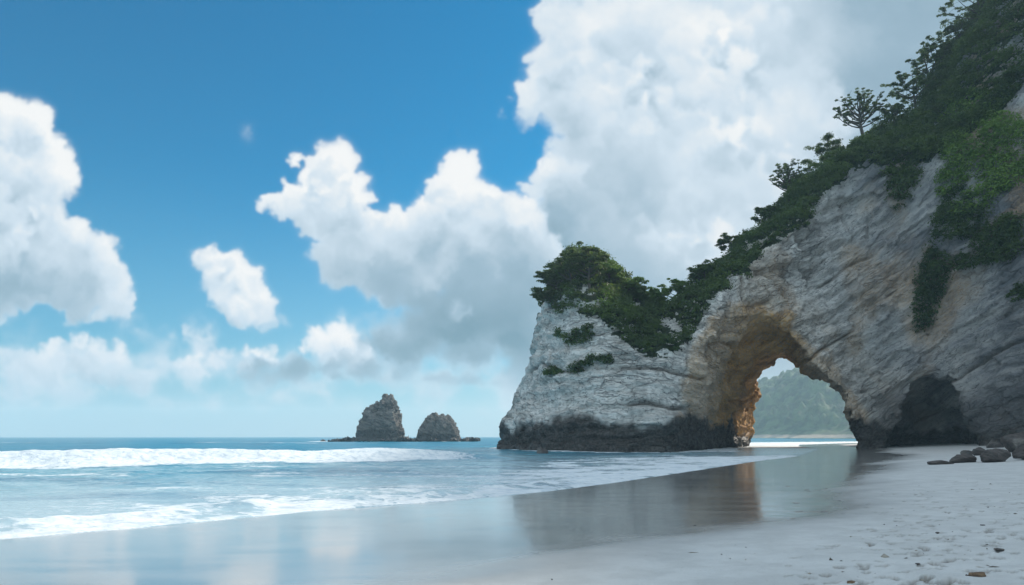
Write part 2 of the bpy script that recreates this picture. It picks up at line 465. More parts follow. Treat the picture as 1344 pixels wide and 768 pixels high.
# ------------------------------------------------------------------ the arch cliff
def rbf_field(pts):
    P = np.array([(p[0], p[1]) for p in pts], float); Z = np.array([p[2] for p in pts], float)
    S = 30.0
    A = np.hypot(P[:, None, 0] - P[None, :, 0], P[:, None, 1] - P[None, :, 1])
    K = np.sqrt(A * A + 16) ; n = len(P)
    M = np.zeros((n + 3, n + 3)); M[:n, :n] = -K + np.eye(n) * -0.6; M[:n, n] = 1; M[:n, n+1:] = P; M[n, :n] = 1; M[n+1:, :n] = P.T
    c = np.linalg.solve(M, np.concatenate([Z, np.zeros(3)]))
    def f(x, y):
        r = np.full(x.shape, c[n], np.float32) + c[n+1] * x + c[n+2] * y
        for i in range(n): r = r - c[i] * np.sqrt((x - P[i, 0]) ** 2 + (y - P[i, 1]) ** 2 + 16)
        return r.astype(np.float32)
    return f

TOP = rbf_field([pix(*p) for p in [
    (700, 470, 128), (708, 392, 116), (735, 378, 109.5), (760, 370, 107.5), (790, 378, 107), (812, 398, 106), (834, 436, 105), (850, 458, 104.5), (870, 452, 104.5),
    (895, 432, 105.5), (920, 405, 107), (950, 374, 110), (980, 343, 114), (1010, 316, 117), (1040, 290, 120), (1070, 258, 123), (1100, 228, 127), (1130, 208, 130),
    # ridge behind
    (740, 368, 124), (795, 376, 126), (845, 416, 124), (870, 408, 124), (900, 400, 124), (940, 362, 127), (980, 325, 130), (1010, 300, 133),
    (1040, 272, 137), (1070, 238, 140), (1105, 212, 143), (1140, 188, 145), (1180, 150, 146), (1215, 106, 147), (1250, 70, 148), (1290, 20, 149),
    # forest slope on the right
    (1160, 200, 133), (1200, 190, 131), (1225, 172, 129), (1260, 130, 129), (1300, 110, 124), (1340, 100, 118), (1300, 10, 138), (1340, -30, 128), (1240, 115, 138),
    (1400, 50, 112), (1400, -70, 125)]]
    + [(70, 165, 45), (40, 160, 20), (20, 145, 12), (0, 140, 14), (100, 170, 80), (130, 120, 105), (120, 90, 96), (100, 80, 84), (86, 66, 62), (95, 45, 80), (130, 30, 105), (85, 35, 60), (110, 10, 80),
       (160, 90, 115), (160, 40, 90), (150, 170, 95), (200, 100, 110)])

FOOT = [(-3.5, 128), (-1.5, 116), (4.5, 99), (12, 95.5), (22, 96), (31, 100), (46, 109), (61, 119), (68, 114), (73, 106), (77, 98), (71, 86), (65, 72), (62, 58), (64, 42), (72, 28), (95, 12), (140, -10), (210, -10),
        (210, 175), (120, 178), (86, 168), (76, 158), (52, 156), (30, 150), (8, 142)]

def tunnel_sd(x, y, z):
    # axis from the mouth to the back
    ax, ay = 41.5, 107.0; dx_, dy_ = 0.50, 0.866
    t = (x - ax) * dx_ + (y - ay) * dy_              # along
    u = (x - ax) * dy_ - (y - ay) * dx_              # across, + to the right
    tt = np.clip(t, -22, 52)
    wl = np.interp(tt, [-22, -8, 0, 14, 26, 52], [9.6, 10.0, 10.6, 11.6, 12.2, 13])
    wr = np.interp(tt, [-22, -8, 0, 8, 14, 20, 30, 52], [26, 19, 14.5, 12.0, 10.8, 10.2, 12.5, 15])
    H = np.interp(tt, [-22, -8, 4, 12, 24, 40, 52], [24.5, 23.2, 22.0, 19.6, 17.8, 17.8, 20])
    c = np.interp(tt, [0, 26], [-0.5, -3.2])           # where the apex stands
    uu = u - c
    w_ = np.where(uu < 0, wl + c, wr - c)
    zz = np.clip(z, -3, None)
    q = np.abs(uu) / w_
    e = np.where(uu < 0, 3.0, 1.25)
    r = (q ** e + (np.maximum(zz, 0) / H) ** 1.9) ** (1 / 2.1)
    return (r - 1) * np.minimum(w_, H) * 0.85

def cliff_sdf(x, y, z):
    n1 = fbm(x / 22, y / 22, z / 26, 3, 5)
    foot = poly_sd(x[:, :, 0], y[:, :, 0], FOOT)[:, :, None]
    left = sstep(30, -2, x)
    zz = np.maximum(z, 0)
    off_l = np.interp(zz, [0, 4, 8, 13, 18, 25, 60], [0, .9, 3.3, 4.9, 5.9, 6.8, 16]).astype(np.float32)
    front = foot + off_l * left + (0.16 + 0.10 * sstep(60, 90, x)) * zz * (1 - left) + n1 * (1.0 + 0.9 * (1 - left))
    # broad buttresses and hollows
    front = front + 1.5 * (1 - left) * fbm((x + .5 * z) / 13, y / 13, z / 30, 3, 7)
    front = front + 0.9 * np.exp(-((z - 1.6) / 1.8) ** 2)                        # wave cut notch
    top = (z - TOP(x[:, :, 0], y[:, :, 0])[:, :, None]) * 0.72 + fbm(x / 9, y / 9, z / 9, 2, 8) * 0.9
    k = 2.5
    hh = np.clip(0.5 + 0.5 * (front - top) / k, 0, 1)
    f = top * (1 - hh) + front * hh + k * hh * (1 - hh)
    tun = -(tunnel_sd(x, y, z) + fbm(x / 7, y / 7, z / 5, 3, 15) * 0.9)
    k = 0.5
    hh = np.clip(0.5 + 0.5 * (tun - f) / k, 0, 1)
    f = f * (1 - hh) + tun * hh + k * hh * (1 - hh)
    # the blind cave right of the arch
    cx, cy, _ = pix(1226, 560, 118.5)
    ux, uy = 0.80, -0.60                                                         # along the face
    a = (x - cx) * ux + (y - cy) * uy; b = (x - cx) * -uy * -1 + (y - cy) * ux
    b = (x - cx) * 0.45 + (y - cy) * 0.89
    a = (x - cx) * 0.89 - (y - cy) * 0.45
    cav = (np.sqrt((np.where(a < 0, a / 7.6, a / 6.8)) ** 2 + ((z + 1) / 13.6) ** 2 + (b / 16.0) ** 2) - 1) * 7.0 + fbm(x / 5, y / 5, z / 5, 3, 25) * 1.0
    f = f + 0.0
    f = np.maximum(f, -cav)
    return f

def cell_noise(x, y, z, seed):
    """a constant value per jittered cell: joint-bounded blocks"""
    w_ = .25
    x = x + w_ * vnoise(x * 1.7, y * 1.7, z * 1.7, seed + 5); z = z + w_ * vnoise(x * 1.3, y * 1.3, z * 1.3, seed + 6)
    ix, iy, iz = np.floor(x).astype(np.int64), np.floor(y).astype(np.int64), np.floor(z).astype(np.int64)
    best = np.full(x.shape, 9.0, np.float32); val = np.zeros(x.shape, np.float32)
    for a in (-1, 0, 1):
        for b in (-1, 0, 1):
            for c in (-1, 0, 1):
                jx, jy, jz = ix + a, iy + b, iz + c
                h1 = _hash(jx, jy, jz, seed); h2 = _hash(jx, jy, jz, seed + 1); h3 = _hash(jx, jy, jz, seed + 2)
                d = (jx + h1 - x) ** 2 + (jy + h2 - y) ** 2 + (jz + h3 - z) ** 2
                m = d < best
                best = np.where(m, d, best); val = np.where(m, _hash(jx, jy, jz, seed + 3), val)
    return val

def make_cliff():
    h = 1.0
    gx = np.arange(-9, 150, h, dtype=np.float32); gy = np.arange(-8, 182, h, dtype=np.float32); gz = np.arange(-4, 124, h, dtype=np.float32)
    X, Y, Z = np.meshgrid(gx, gy, gz, indexing='ij')
    f = cliff_sdf(X, Y, Z)
    f[0] = f[-1] = 1; f[:, 0] = f[:, -1] = 1; f[:, :, -1] = 1
    V, Q = surface_nets(f, (gx[0], gy[0], gz[0]), h)
    del X, Y, Z, f
    # keep what may be seen or casts shade: two levels where it faces the beach
    V, Q = subdiv(V, Q)
    near = (V[Q].mean(1)[:, 0] < 118)
    V, Q = subdiv(V, Q)
    N = vnormals(V, Q)
    x, y, z = V.T
    # strata: level on the stack, dipping on the right
    ang = np.radians(4 + 34 * sstep(18, 55, x + 0.15 * z))
    s = z * np.cos(ang) - (x * 0.85 - y * 0.25 - 20) * np.sin(ang)
    wv = fbm(x / 30, y / 30, z / 30, 2, 41) * 2.0 + fbm(x / 7, y / 7, z / 7, 2, 42) * .35
    s = s + wv
    def band(sc, seed):                      # stepped ledges
        v = s / sc; i = np.floor(v); fr = v - i
        a = _hash(i.astype(np.int64), i.astype(np.int64) * 0, i.astype(np.int64) * 0, seed); b = _hash(i.astype(np.int64) + 1, i.astype(np.int64) * 0, i.astype(np.int64) * 0, seed)
        return (a + (b - a) * sstep(0.7, 1.0, fr)) * 2 - 1
    ca, sa = np.cos(ang), np.sin(ang)
    xl = x * ca + z * sa                      # along the bedding
    rid = 1 - 2 * np.abs(fbm(xl / 8.0, y / 8.0, s / 2.6, 4, 51))
    rid2 = 1 - 2 * np.abs(fbm(xl / 3.2, y / 3.2, s / 1.0, 3, 61, gain=.6))
    blk = cell_noise(xl / 4.6, y / 4.6, s / 2.4, 75)
    blk2 = cell_noise(xl / 1.7, y / 1.7, s / 1.1, 175)
    vert = 1 - 2 * np.abs(fbm(x / 2.6, y / 2.6, z / 9, 3, 66))
    mod = 0.5 + 0.5 * sstep(-.3, .5, fbm(x / 12, y / 12, z / 12, 2, 44))
    D = (0.50 * rid + 0.10 * rid2 + 0.14 * vert) * mod + 0.75 * (blk - .5) * (.35 + mod) + 0.34 * (blk2 - .5) + 0.42 * band(3.1, 3) * mod + 0.20 * band(1.1, 4) * mod + 0.10 * fbm(x / 0.7, y / 0.7, s / 0.35, 2, 71) + 0.5 * fbm(x / 8, y / 8, z / 8, 3, 81)
    base = sstep(7.0, 3.5, z)
    D = D * (1 - 0.25 * base) + base * 0.35 * (1 - 2 * np.abs(fbm(x / 2.2, y / 2.2, z / 1.6, 3, 85)))
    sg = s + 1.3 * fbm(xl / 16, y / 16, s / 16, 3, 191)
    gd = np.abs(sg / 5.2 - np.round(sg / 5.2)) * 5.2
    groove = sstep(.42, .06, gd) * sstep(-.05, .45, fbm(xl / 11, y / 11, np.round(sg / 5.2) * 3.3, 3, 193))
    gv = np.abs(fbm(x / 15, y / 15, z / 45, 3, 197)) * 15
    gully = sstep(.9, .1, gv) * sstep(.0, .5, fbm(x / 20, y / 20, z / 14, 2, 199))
    D = D - .65 * groove - .8 * gully + .5 * sstep(.4, 1.6, gd) * sstep(1.6, .4, gd)
    D = D - 0.25
    V = V + N * D[:, None]
    N = vnormals(V, Q)
    return V, Q, N, s, np.maximum(groove, .6 * gully)
cV, cQ, cN, cS, cG = make_cliff()
x, y, z = cV.T
tsd = tunnel_sd(x, y, z)
n = fbm(x / 6, y / 6, z / 6, 4, 101)
ochre = sstep(5.5, 1.0, tsd) * sstep(-14, -5, -z * 0 - 6 + 0 * x) * sstep(118, 104, y * 0 + 105)
tsd_n = tsd + 1.0 * n
ochre = np.clip(sstep(1.5, 0.5, tsd_n) + 0.16 * sstep(6, 2, tsd_n) * (x > 36) + 0.35 * sstep(0.12, 0.7, fbm(x / 9, y / 9, z / 14, 4, 111)) * sstep(28, 60, x), 0, 1)
tun_t = (x - 41.5) * 0.5 + (y - 107.0) * 0.866
ochre = ochre * np.where(tsd < 3, (.50 + .50 * sstep(-8, 12, tun_t + 2 * n)) * (1 - .55 * sstep(-1, 5, (x - 41.5) * .866 - (y - 107) * .5)), 1)
wet_h = 4.9 + 1.6 * fbm(x / 10, y / 10, x * 0, 3, 121) - 1.5 * sstep(34, 60, x) + 1.5 * sstep(4, -3, x)
wet = sstep(wet_h + 0.9, wet_h - 0.8, z + 0.9 * fbm(x / 1.5, y / 1.5, z / 3.0, 4, 131) + .5 * fbm(x / 4, y / 4, z / 8, 2, 132))
wet = np.maximum(wet, .55 * sstep(12, 5, z) * sstep(61, 64, x) * sstep(82, 76, x))
right_shade = 1.15 * sstep(54, 76, x + 4 * n + .15 * z) * .8  # shade of the right-hand face, put into the rock colour

def new_mat(name):
    m = bpy.data.materials.new(name); m.use_nodes = True
    t = NT(m.node_tree); t.n.clear()
    p = t.new('ShaderNodeBsdfPrincipled'); o = t.new('ShaderNodeOutputMaterial', ins={0: p.outputs[0]})
    return m, t, p, o

def rock_material(name, light=(0.80, 0.775, 0.72), mid=(0.58, 0.555, 0.51), dark=(0.046, 0.042, 0.038), size=1.0):
    m, t, p, o = new_mat(name)
    pos = t.new('ShaderNodeNewGeometry').outputs['Position']
    st = t.attr('strata'); oc = t.attr('ochre'); wt = t.attr('wet'); vg = t.attr('veg')
    sx = t.new('ShaderNodeSeparateXYZ', ins={0: pos}).outputs
    v = t.new('ShaderNodeCombineXYZ', ins={0: t.math('MULTIPLY', sx[0], .16 / size), 1: t.math('MULTIPLY', sx[1], .16 / size), 2: t.math('MULTIPLY', st, .9 / size)}).outputs[0]
    warp = t.new('ShaderNodeTexNoise', ins={0: pos, 'Scale': .5 / size, 'Detail': 3}).outputs['Color']
    vw = t.new('ShaderNodeVectorMath', operation='MULTIPLY_ADD', ins={0: warp, 1: (.5, .5, .5), 2: v}).outputs[0]
    bands = t.noise(vw, 1.0, 5, .6)
    fine = t.noise(vw, 4.0, 5, .62)
    big = t.noise(t.scaled(pos, (.09 / size, .09 / size, .07 / size)), 1.0, 5, .55)
    grain = t.noise(pos, 2.6 / size, 6, .68)
    vj = t.new('ShaderNodeCombineXYZ', ins={0: t.math('MULTIPLY', sx[0], .13 / size), 1: t.math('MULTIPLY', sx[1], .13 / size), 2: t.math('MULTIPLY', st, .50 / size)}).outputs[0]
    vjw = t.new('ShaderNodeVectorMath', operation='MULTIPLY_ADD', ins={0: warp, 1: (.45, .45, .45), 2: vj}).outputs[0]
    joint = t.new('ShaderNodeTexVoronoi', feature='DISTANCE_TO_EDGE', ins={'Vector': vjw, 'Scale': 1.3}).outputs[0]
    joint2 = t.new('ShaderNodeTexVoronoi', feature='DISTANCE_TO_EDGE', ins={'Vector': vjw, 'Scale': 4.0}).outputs[0]
    blockc = t.new('ShaderNodeTexVoronoi', ins={'Vector': vjw, 'Scale': 2.6}).outputs['Color']
    bsep = t.new('ShaderNodeSeparateColor', ins={0: blockc}).outputs[0]
    c = t.mix(t.step(bands, .34, .60), mid, light)
    c = t.mix(t.math('MULTIPLY', bsep, .30), c, mid)
    c = t.mix(t.math('MULTIPLY', t.step(fine, .47, .36), t.step(big, .40, .62, .12, .65)), c, (0.16, 0.165, 0.17))
    c = t.mix(t.math('MULTIPLY', t.step(big, .54, .68), .55), c, (0.30, 0.28, 0.25))
    c = t.mix(t.math('MULTIPLY', t.step(grain, .55, .67), t.step(big, .62, .42, .12, .55)), c, (0.16, 0.15, 0.14))
    jn = t.math('MULTIPLY', t.step(joint, .045, .0), t.step(big, .44, .58, .0, 1.0))
    jn2 = t.math('MULTIPLY', t.step(joint2, .07, .0), t.step(grain, .42, .56, 0, .7))
    c = t.mix(t.math('MULTIPLY', t.math('MAXIMUM', jn, jn2), .55), c, (0.055, 0.055, 0.055))
    # narrow cracks running along the bedding
    crk = t.noise(vw, .8, 5, .55)
    cr = t.math('ABSOLUTE', t.math('SUBTRACT', crk, .5))
    c = t.mix(t.step(cr, .010, .0, 0, .8), c, (0.05, 0.05, 0.052))
    # streaks washed down the face
    stv = t.noise(t.scaled(pos, (.30 / size, .30 / size, .05 / size)), 1.0, 4, .6)
    c = t.mix(t.math('MULTIPLY', t.step(stv, .55, .72), .40), c, (0.10, 0.105, 0.10))
    c = t.mix(t.math('MULTIPLY', t.attr('right_shade'), t.step(t.math('ADD', t.math('MULTIPLY', bands, .5), t.math('MULTIPLY', big, .6)), .42, .66, .35, 1.0)), c, (0.150, 0.158, 0.172))  # darkens the rock towards the right as painted shade
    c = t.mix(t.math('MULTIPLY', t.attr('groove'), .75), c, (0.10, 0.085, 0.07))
    # ochre rock
    och = t.mix(t.step(t.math('ADD', t.math('MULTIPLY', grain, .6), t.math('MULTIPLY', bands, .4)), .38, .62), (0.36, 0.18, 0.055), (0.74, 0.43, 0.15))
    c = t.mix(t.math('MULTIPLY', oc, t.step(grain, .25, .6, .55, 1.0)), c, och)
    # damp algae band at the foot
    wc = t.mix(t.step(grain, .40, .66), dark, tuple(min(1, k * 2.6) for k in dark))
    c = t.mix(wt, c, wc)
    gn = t.step(t.math('ADD', vg, t.math('MULTIPLY', t.math('SUBTRACT', grain, .5), 1.3)), .35, .6)
    c = t.mix(gn, c, (0.022, 0.036, 0.012))
    t.put(p, 'Base Color', c)
    t.put(p, 'Roughness', t.mixf(wt, .86, .5)); t.put(p, 'Specular IOR Level', .25)
    hgt = t.math('ADD', t.math('MULTIPLY', bands, .6), t.math('ADD', t.math('MULTIPLY', fine, .22), t.math('MULTIPLY', grain, .42)))
    hgt = t.math('ADD', hgt, t.math('MULTIPLY', bsep, .22))
    hgt = t.math('SUBTRACT', hgt, t.math('MULTIPLY', t.math('MAXIMUM', jn, jn2), .30))
    t.put(p, 'Normal', t.bump(hgt, 1.0, .75 * size))
    return m

M_cliff = rock_material('cliff_rock')
UP = sstep(0.50, 0.75, cN[:, 2])
# smoothed slope of the land itself decides where plants hold
def soil(x, y, z):
    e = 1.5
    return (TOP(x.astype(np.float32), y.astype(np.float32)) - z)
behind = soil(x, y, z)
ft = poly_sd(x, y, FOOT)
leftf = sstep(30, -2, x)
nn = fbm(x / 5, y / 5, z / 5, 4, 141)
veg = sstep(2.6, 1.2, behind + nn * 1.6) * sstep(10, 13, z) * sstep(1.0, 3.0, tsd) * sstep(-.05, .3, cN[:, 2])
cliff = mesh_np('rock_arch', cV, cQ, M_cliff, True, {'strata': cS, 'ochre': ochre, 'wet': wet, 'veg': veg, 'right_shade': right_shade, 'groove': cG})
tag(cliff, 'towering pale limestone cliff pierced by a tall sea arch with a dark tide line', 'rock arch')
cbvh = None
def cliff_bvh():
    global cbvh
    if cbvh is None:
        # a lighter copy of the surface is enough for setting things down on it
        tri = cQ[::1]
        cbvh = BVHTree.FromPolygons(cV.tolist(), tri.tolist())
    return cbvh

# ------------------------------------------------------------------ beach
def yrows(y0, y1, r0, r1=None):
    ys = [y0]
    while ys[-1] < y1: ys.append(ys[-1] * (1 + r0))
    return np.array(ys)
def sheet(y0, y1, ratio, tmax, nt, extra=()):
    ys = np.concatenate([yrows(y0, y1, ratio), np.array(extra)])
    tt = np.linspace(-tmax, tmax, nt)
    tt = np.concatenate([[-6, -3, -2], tt, [2, 3, 6]]) if tmax < 2 else tt
    Yg = np.repeat(ys[:, None], len(tt), 1); Xg = ys[:, None] * tt[None, :]
    i = np.arange(len(ys) - 1)[:, None] * len(tt) + np.arange(len(tt) - 1)[None]
    F = np.stack([i, i + 1, i + 1 + len(tt), i + len(tt)], -1).reshape(-1, 4)
    return Xg, Yg, F

# footprints and scuffs on the dry sand, in metres: x, y, angle, length, depth
prints = []
rg = np.random.default_rng(5)
for (x0, y0, x1, y1, n, sp) in [(3.3, 6.6, 16.5, 27, 54, .35), (4.6, 7.2, 20, 31, 56, .45), (6.0, 8.6, 19, 26, 50, .6), (4.2, 7.6, 12, 16, 34, .7)]:
    for k in range(n):
        t = max(0.0, (k + rg.uniform(-.3, .3)) / n); t = t ** 1.25
        side = (1 if k % 2 else -1) * .13
        a = math.atan2(y1 - y0, x1 - x0)
        prints.append((x0 + (x1 - x0) * t - math.sin(a) * side + rg.normal(0, sp), y0 + (y1 - y0) * t + math.cos(a) * side + rg.normal(0, sp), a + rg.normal(0, .4), rg.uniform(.22, .34), rg.uniform(.02, .045)))
for k in range(150):
    yy_ = 7.5 * (30 / 7.5) ** rg.uniform(0, 1); t = rg.uniform(.40, .78)
    prints.append((t * yy_, yy_, rg.uniform(0, 6.28), rg.uniform(.1, .3), rg.uniform(.01, .03)))

Xg, Yg, F = sheet(3.0, 900, 0.0062, 1.05, 760, (1500, 3000))
Xs, Ys = Xg.ravel(), Yg.ravel()
bd = inland(Xs, Ys)
bz = beach_z(Xs, Ys, bd)
near = sstep(60, 25, Ys)
bz = bz + sstep(9, 14, bd) * near * (0.018 * fbm(Xs * 1.1, Ys * 1.1, Xs * 0, 3, 201) + 0.007 * fbm(Xs * 6, Ys * 6, Xs * 0, 2, 211))
for (fx_, fy_, a, L_, dp) in prints:
    m = (np.abs(Xs - fx_) < .5) & (np.abs(Ys - fy_) < .5)
    if not m.any(): continue
    qx, qy = Xs[m] - fx_, Ys[m] - fy_
    u = qx * math.cos(a) + qy * math.sin(a); v = -qx * math.sin(a) + qy * math.cos(a)
    r2 = np.sqrt((u / (L_ * .5)) ** 2 + (v / (L_ * .24)) ** 2)
    bz[m] += -dp * 2.2 * sstep(1.1, .65, r2) + dp * .40 * np.exp(-((r2 - 1.35) / .25) ** 2)
wetn = fbm(Xs * .10 + Ys * .02, Ys * .10, Xs * 0, 4, 221)
streak = fbm((Xs * .8 + Ys * .58) * .06, (Ys * .8 - Xs * .58) * .5, Xs * 0, 3, 231)
wetness = sstep(13.2, 7.6, bd + 1.5 * wetn + 1.0 * streak)
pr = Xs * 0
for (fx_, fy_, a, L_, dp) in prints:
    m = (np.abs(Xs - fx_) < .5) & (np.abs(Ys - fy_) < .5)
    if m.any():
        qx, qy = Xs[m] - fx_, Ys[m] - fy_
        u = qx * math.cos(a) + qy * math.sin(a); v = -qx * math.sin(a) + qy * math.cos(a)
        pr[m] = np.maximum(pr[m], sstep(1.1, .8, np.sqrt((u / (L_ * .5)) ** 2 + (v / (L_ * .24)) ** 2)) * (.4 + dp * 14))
m, t, p, o = new_mat('sand')
pos = t.new('ShaderNodeNewGeometry').outputs['Position']
wt = t.attr('wet')
g1 = t.noise(pos, 1.3, 5, .6); g2 = t.noise(pos, 26, 4, .7); g3 = t.noise(t.scaled(pos, (.25, .9, .5), (0, 0, R(38))), 1.0, 4, .55)
dry = t.mix(t.step(g1, .35, .65), (0.52, 0.52, 0.505), (0.60, 0.60, 0.585))
dry = t.mix(t.math('MULTIPLY', t.step(g2, .55, .7), .35), dry, (0.33, 0.31, 0.28))
wetc = t.mix(t.step(g3, .35, .65), (0.24, 0.245, 0.245), (0.32, 0.32, 0.31))
dry = t.mix(t.math('MULTIPLY', t.attr('print'), .95), dry, (0.20, 0.18, 0.155))  # footprint pits painted darker, their shade put into the sand colour
t.put(p, 'Base Color', t.mix(wt, dry, wetc))
wf = t.step(wt, .25, .95)
t.put(p, 'Roughness', t.mixf(wf, .9, t.mixf(t.step(g3, .4, .62), .07, .15)))
t.put(p, 'Specular IOR Level', t.mixf(wf, .2, 1.0)); t.put(p, 'IOR', 1.5); t.put(p, 'Coat Weight', t.math('MULTIPLY', wf, .6)); t.put(p, 'Coat Roughness', .13)
hb = t.math('ADD', t.math('MULTIPLY', g2, .5), t.math('MULTIPLY', g1, .8))
b1_ = t.bump(hb, t.mixf(wf, .5, .015), .03)
t.put(p, 'Normal', b1_)
M_sand = m
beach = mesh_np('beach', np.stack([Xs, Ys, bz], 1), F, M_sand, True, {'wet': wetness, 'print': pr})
tag(beach, kind='structure')
# ground behind the viewer
bx_, by_ = np.meshgrid(np.linspace(-400, 400, 161), np.linspace(-400, 3.0, 110))
i = np.arange(109)[:, None] * 161 + np.arange(160)[None]
F2 = np.stack([i, i + 1, i + 162, i + 161], -1).reshape(-1, 4)
bd2 = inland(bx_.ravel(), by_.ravel()); bz2 = beach_z(bx_.ravel(), by_.ravel(), bd2)
gb = mesh_np('beach', np.stack([bx_.ravel(), by_.ravel(), bz2 - 0.004], 1), F2, M_sand, True, {'wet': sstep(13.2, 7.6, bd2)})
tag(gb, kind='structure')

# ------------------------------------------------------------------ sea
Xg, Yg, F = sheet(3.0, 1400, 0.0058, 1.3, 900, (1900, 2400, 3000))
x, y = Xg.ravel(), Yg.ravel()
d = -inland(x, y)                                     # metres off the shore
zero = x * 0
swell = 0.10 * fbm(x * .05, y * .12, zero, 3, 301) + 0.05 * fbm(x * .3, y * .55, zero, 3, 311)
swell = swell + 0.035 * fbm(x * .9 + 2, y * 1.5, zero, 3, 321) * sstep(260, 60, y)
far = sstep(2, 16, d)
h = swell * far + 0.012 * fbm(x * 2.2, y * 2.8, zero, 3, 331) * sstep(0, 2, d) * sstep(70, 30, y)
# the long broken wave
lum = fbm(x * .10, y * .06, zero, 4, 341)
yc = 53 + (x + 40) * 0.42 + 1.5 * fbm(x * .05, zero, zero, 3, 351)
yc = np.where(x < -40, 53 + (x + 40) * 0.10, yc)
u = y - yc
fade = sstep(4, -12, x) * sstep(0, 8, d)
Ab_ = (1.02 + 0.16 * lum) * fade
prof = np.where(u > 0, np.exp(-(u / 5.5) ** 2), np.exp(-(np.abs(u) / 1.7) ** 1.8))
bore = Ab_ * prof
lumps = (0.10 * fbm(x * .25, y * .5, zero, 4, 361) + 0.03 * fbm(x * 2.6, y * 2.6, zero, 3, 371))
foamB = np.where(u > 0, sstep(1.0, .2, u + .5 * lum), sstep(-9.5 - 2.5 * lum, -6.0, u)) * fade
h = h + bore + lumps * foamB
foam = foamB * (0.66 + .30 * sstep(-6, -2, u) + .14 * fbm(x * .3, y * .5, zero, 3, 362))
# farther lines of white
for (yk, a_, w_, sd) in [(135, .35, 2.5, 5), (210, .3, 3, 6)]:
    uu = y - yk - 8 * fbm(x * .02, zero, zero, 2, 380 + sd)
    br = sstep(.15, .6, fbm(x * .03, zero + sd, zero, 3, 390 + sd)) * sstep(-5, -40, x)
    h = h + a_ * np.exp(-(uu / 5) ** 2) * br
    foam = np.maximum(foam, np.exp(-(uu / w_) ** 2) * br * .6)
# small wave running up the shore on the left
ls = d + 0.5 * fbm(x * .25, y * .25, zero, 3, 401)
nearL = sstep(8, -2, x)
h = h + nearL * (0.15 * np.exp(-((ls - 2.0) / .9) ** 2) * (1 + .5 * fbm(x * .6, y * .6, zero, 3, 411)))
h = h + sstep(0.05, .35, d) * .035 - 0.006
h = h + nearL * 0.05 * fbm(x * 1.6, y * 1.6, zero, 4, 415) * np.exp(-((ls - 2.2) / 1.6) ** 2)
edge = sstep(0, .12, d)
lace = fbm(x * .5, y * .7, zero, 4, 421)
fs = (0.50 * sstep(15 + 5 * lace, 4.0, d) + .10 * sstep(2.6 + 2.6 * lace, .3, d)) * edge * (1.0 + .22 * lace)
foam = np.maximum(foam, fs * nearL)
# white wash towards the stack
wash = sstep(-14, 6, x) * sstep(27 + 8 * lace, 1.0, d) * edge * (0.74 + .30 * lace) * sstep(92, 70, y)
foam = np.maximum(foam, wash)
trail = sstep(-.05, .7, fbm(x * .12, y * .42, zero, 5, 431)) * sstep(20, 30, y) * sstep(62, 48, y) * .56
foam = np.maximum(foam, trail)
# foam round the foot of the rock
fp = poly_sd(x, y, [(-3.5, 128), (-1.5, 116), (4.5, 99), (12, 95.5), (22, 96), (31, 100), (52, 156), (30, 150), (8, 142)])
foam = np.maximum(foam, sstep(3.2, 1.0, fp + 1.2 * lace) * .6)
for (cx_, cy_, rr_) in [(-58, 300, 15), (-32, 305, 14), (-80, 299, 9)]:
    foam = np.maximum(foam, .75 * sstep(rr_ + 3.5 + 2 * lace, rr_ - 2, np.hypot(x - cx_, (y - cy_) * 1.15)))
back = sstep(110, 140, y) * sstep(60, 12, d) * edge * (.80 + .3 * lace) * sstep(30, 50, x)
foam = np.maximum(foam, back)
m, t, p, o = new_mat('sea_water')
pos = t.new('ShaderNodeNewGeometry').outputs['Position']
fm = t.attr('foam'); dep = t.attr('off')
lace1 = t.noise(t.scaled(pos, (1, 1.35, 1)), 1.7, 7, .66, .5)
lace2 = t.noise(t.scaled(pos, (1, 1.5, 1)), .45, 5, .6, .6)
vor = t.new('ShaderNodeTexVoronoi', feature='DISTANCE_TO_EDGE', ins={'Vector': t.new('ShaderNodeVectorMath', operation='ADD', ins={0: pos, 1: t.new('ShaderNodeTexNoise', ins={0: pos, 'Scale': .9, 'Detail': 3}).outputs['Color']}).outputs[0], 'Scale': 1.15}).outputs[0]
cell = t.step(vor, .16, .02, 0, .34)
thr = t.math('ADD', t.math('ADD', t.math('MULTIPLY', lace1, .95), t.math('MULTIPLY', lace2, .30)), t.math('MULTIPLY', cell, -.26))
mask = t.step(t.math('SUBTRACT', t.math('MULTIPLY', fm, 1.15), thr), -.10, .14)
rip = t.noise(t.scaled(pos, (.7, 1.6, 1)), 1.6, 5, .62)
rip2 = t.noise(t.scaled(pos, (.05, .16, 1)), 1.0, 5, .6)
wcol = t.mix(t.step(dep, 2, 34), (0.40, 0.53, 0.58), (0.10, 0.33, 0.41))
wcol = t.mix(t.step(dep, 20, 80), wcol, (0.004, 0.19, 0.30))
wcol = t.mix(t.step(rip2, .45, .65, 0, .6), wcol, (0.004, 0.10, 0.20))
t.put(p, 'Base Color', wcol); t.put(p, 'Roughness', t.mixf(t.step(dep, 15, 80), .12, .28)); t.put(p, 'IOR', 1.33)
t.put(p, 'Specular IOR Level', t.mixf(t.step(dep, 15, 70), .42, .16))
hn = t.math('ADD', t.math('MULTIPLY', rip, .55), t.math('MULTIPLY', rip2, 1.3))
t.put(p, 'Normal', t.bump(hn, .55, .22))
f2 = t.new('ShaderNodeBsdfPrincipled')
t.put(f2, 'Base Color', t.mix(t.step(lace1, .3, .6), (0.48, 0.56, 0.62), (0.80, 0.83, 0.84))); t.put(f2, 'Roughness', .75)
t.put(f2, 'Normal', t.bump(t.math('ADD', lace1, t.math('MULTIPLY', rip, .6)), .6, .12))
ms = t.new('ShaderNodeMixShader', ins={0: mask, 1: p.outputs[0], 2: f2.outputs[0]})
t.put(o, 0, ms.outputs[0])
keep = (d > -3.0)
Fk = keep[F].any(1); F = F[Fk]
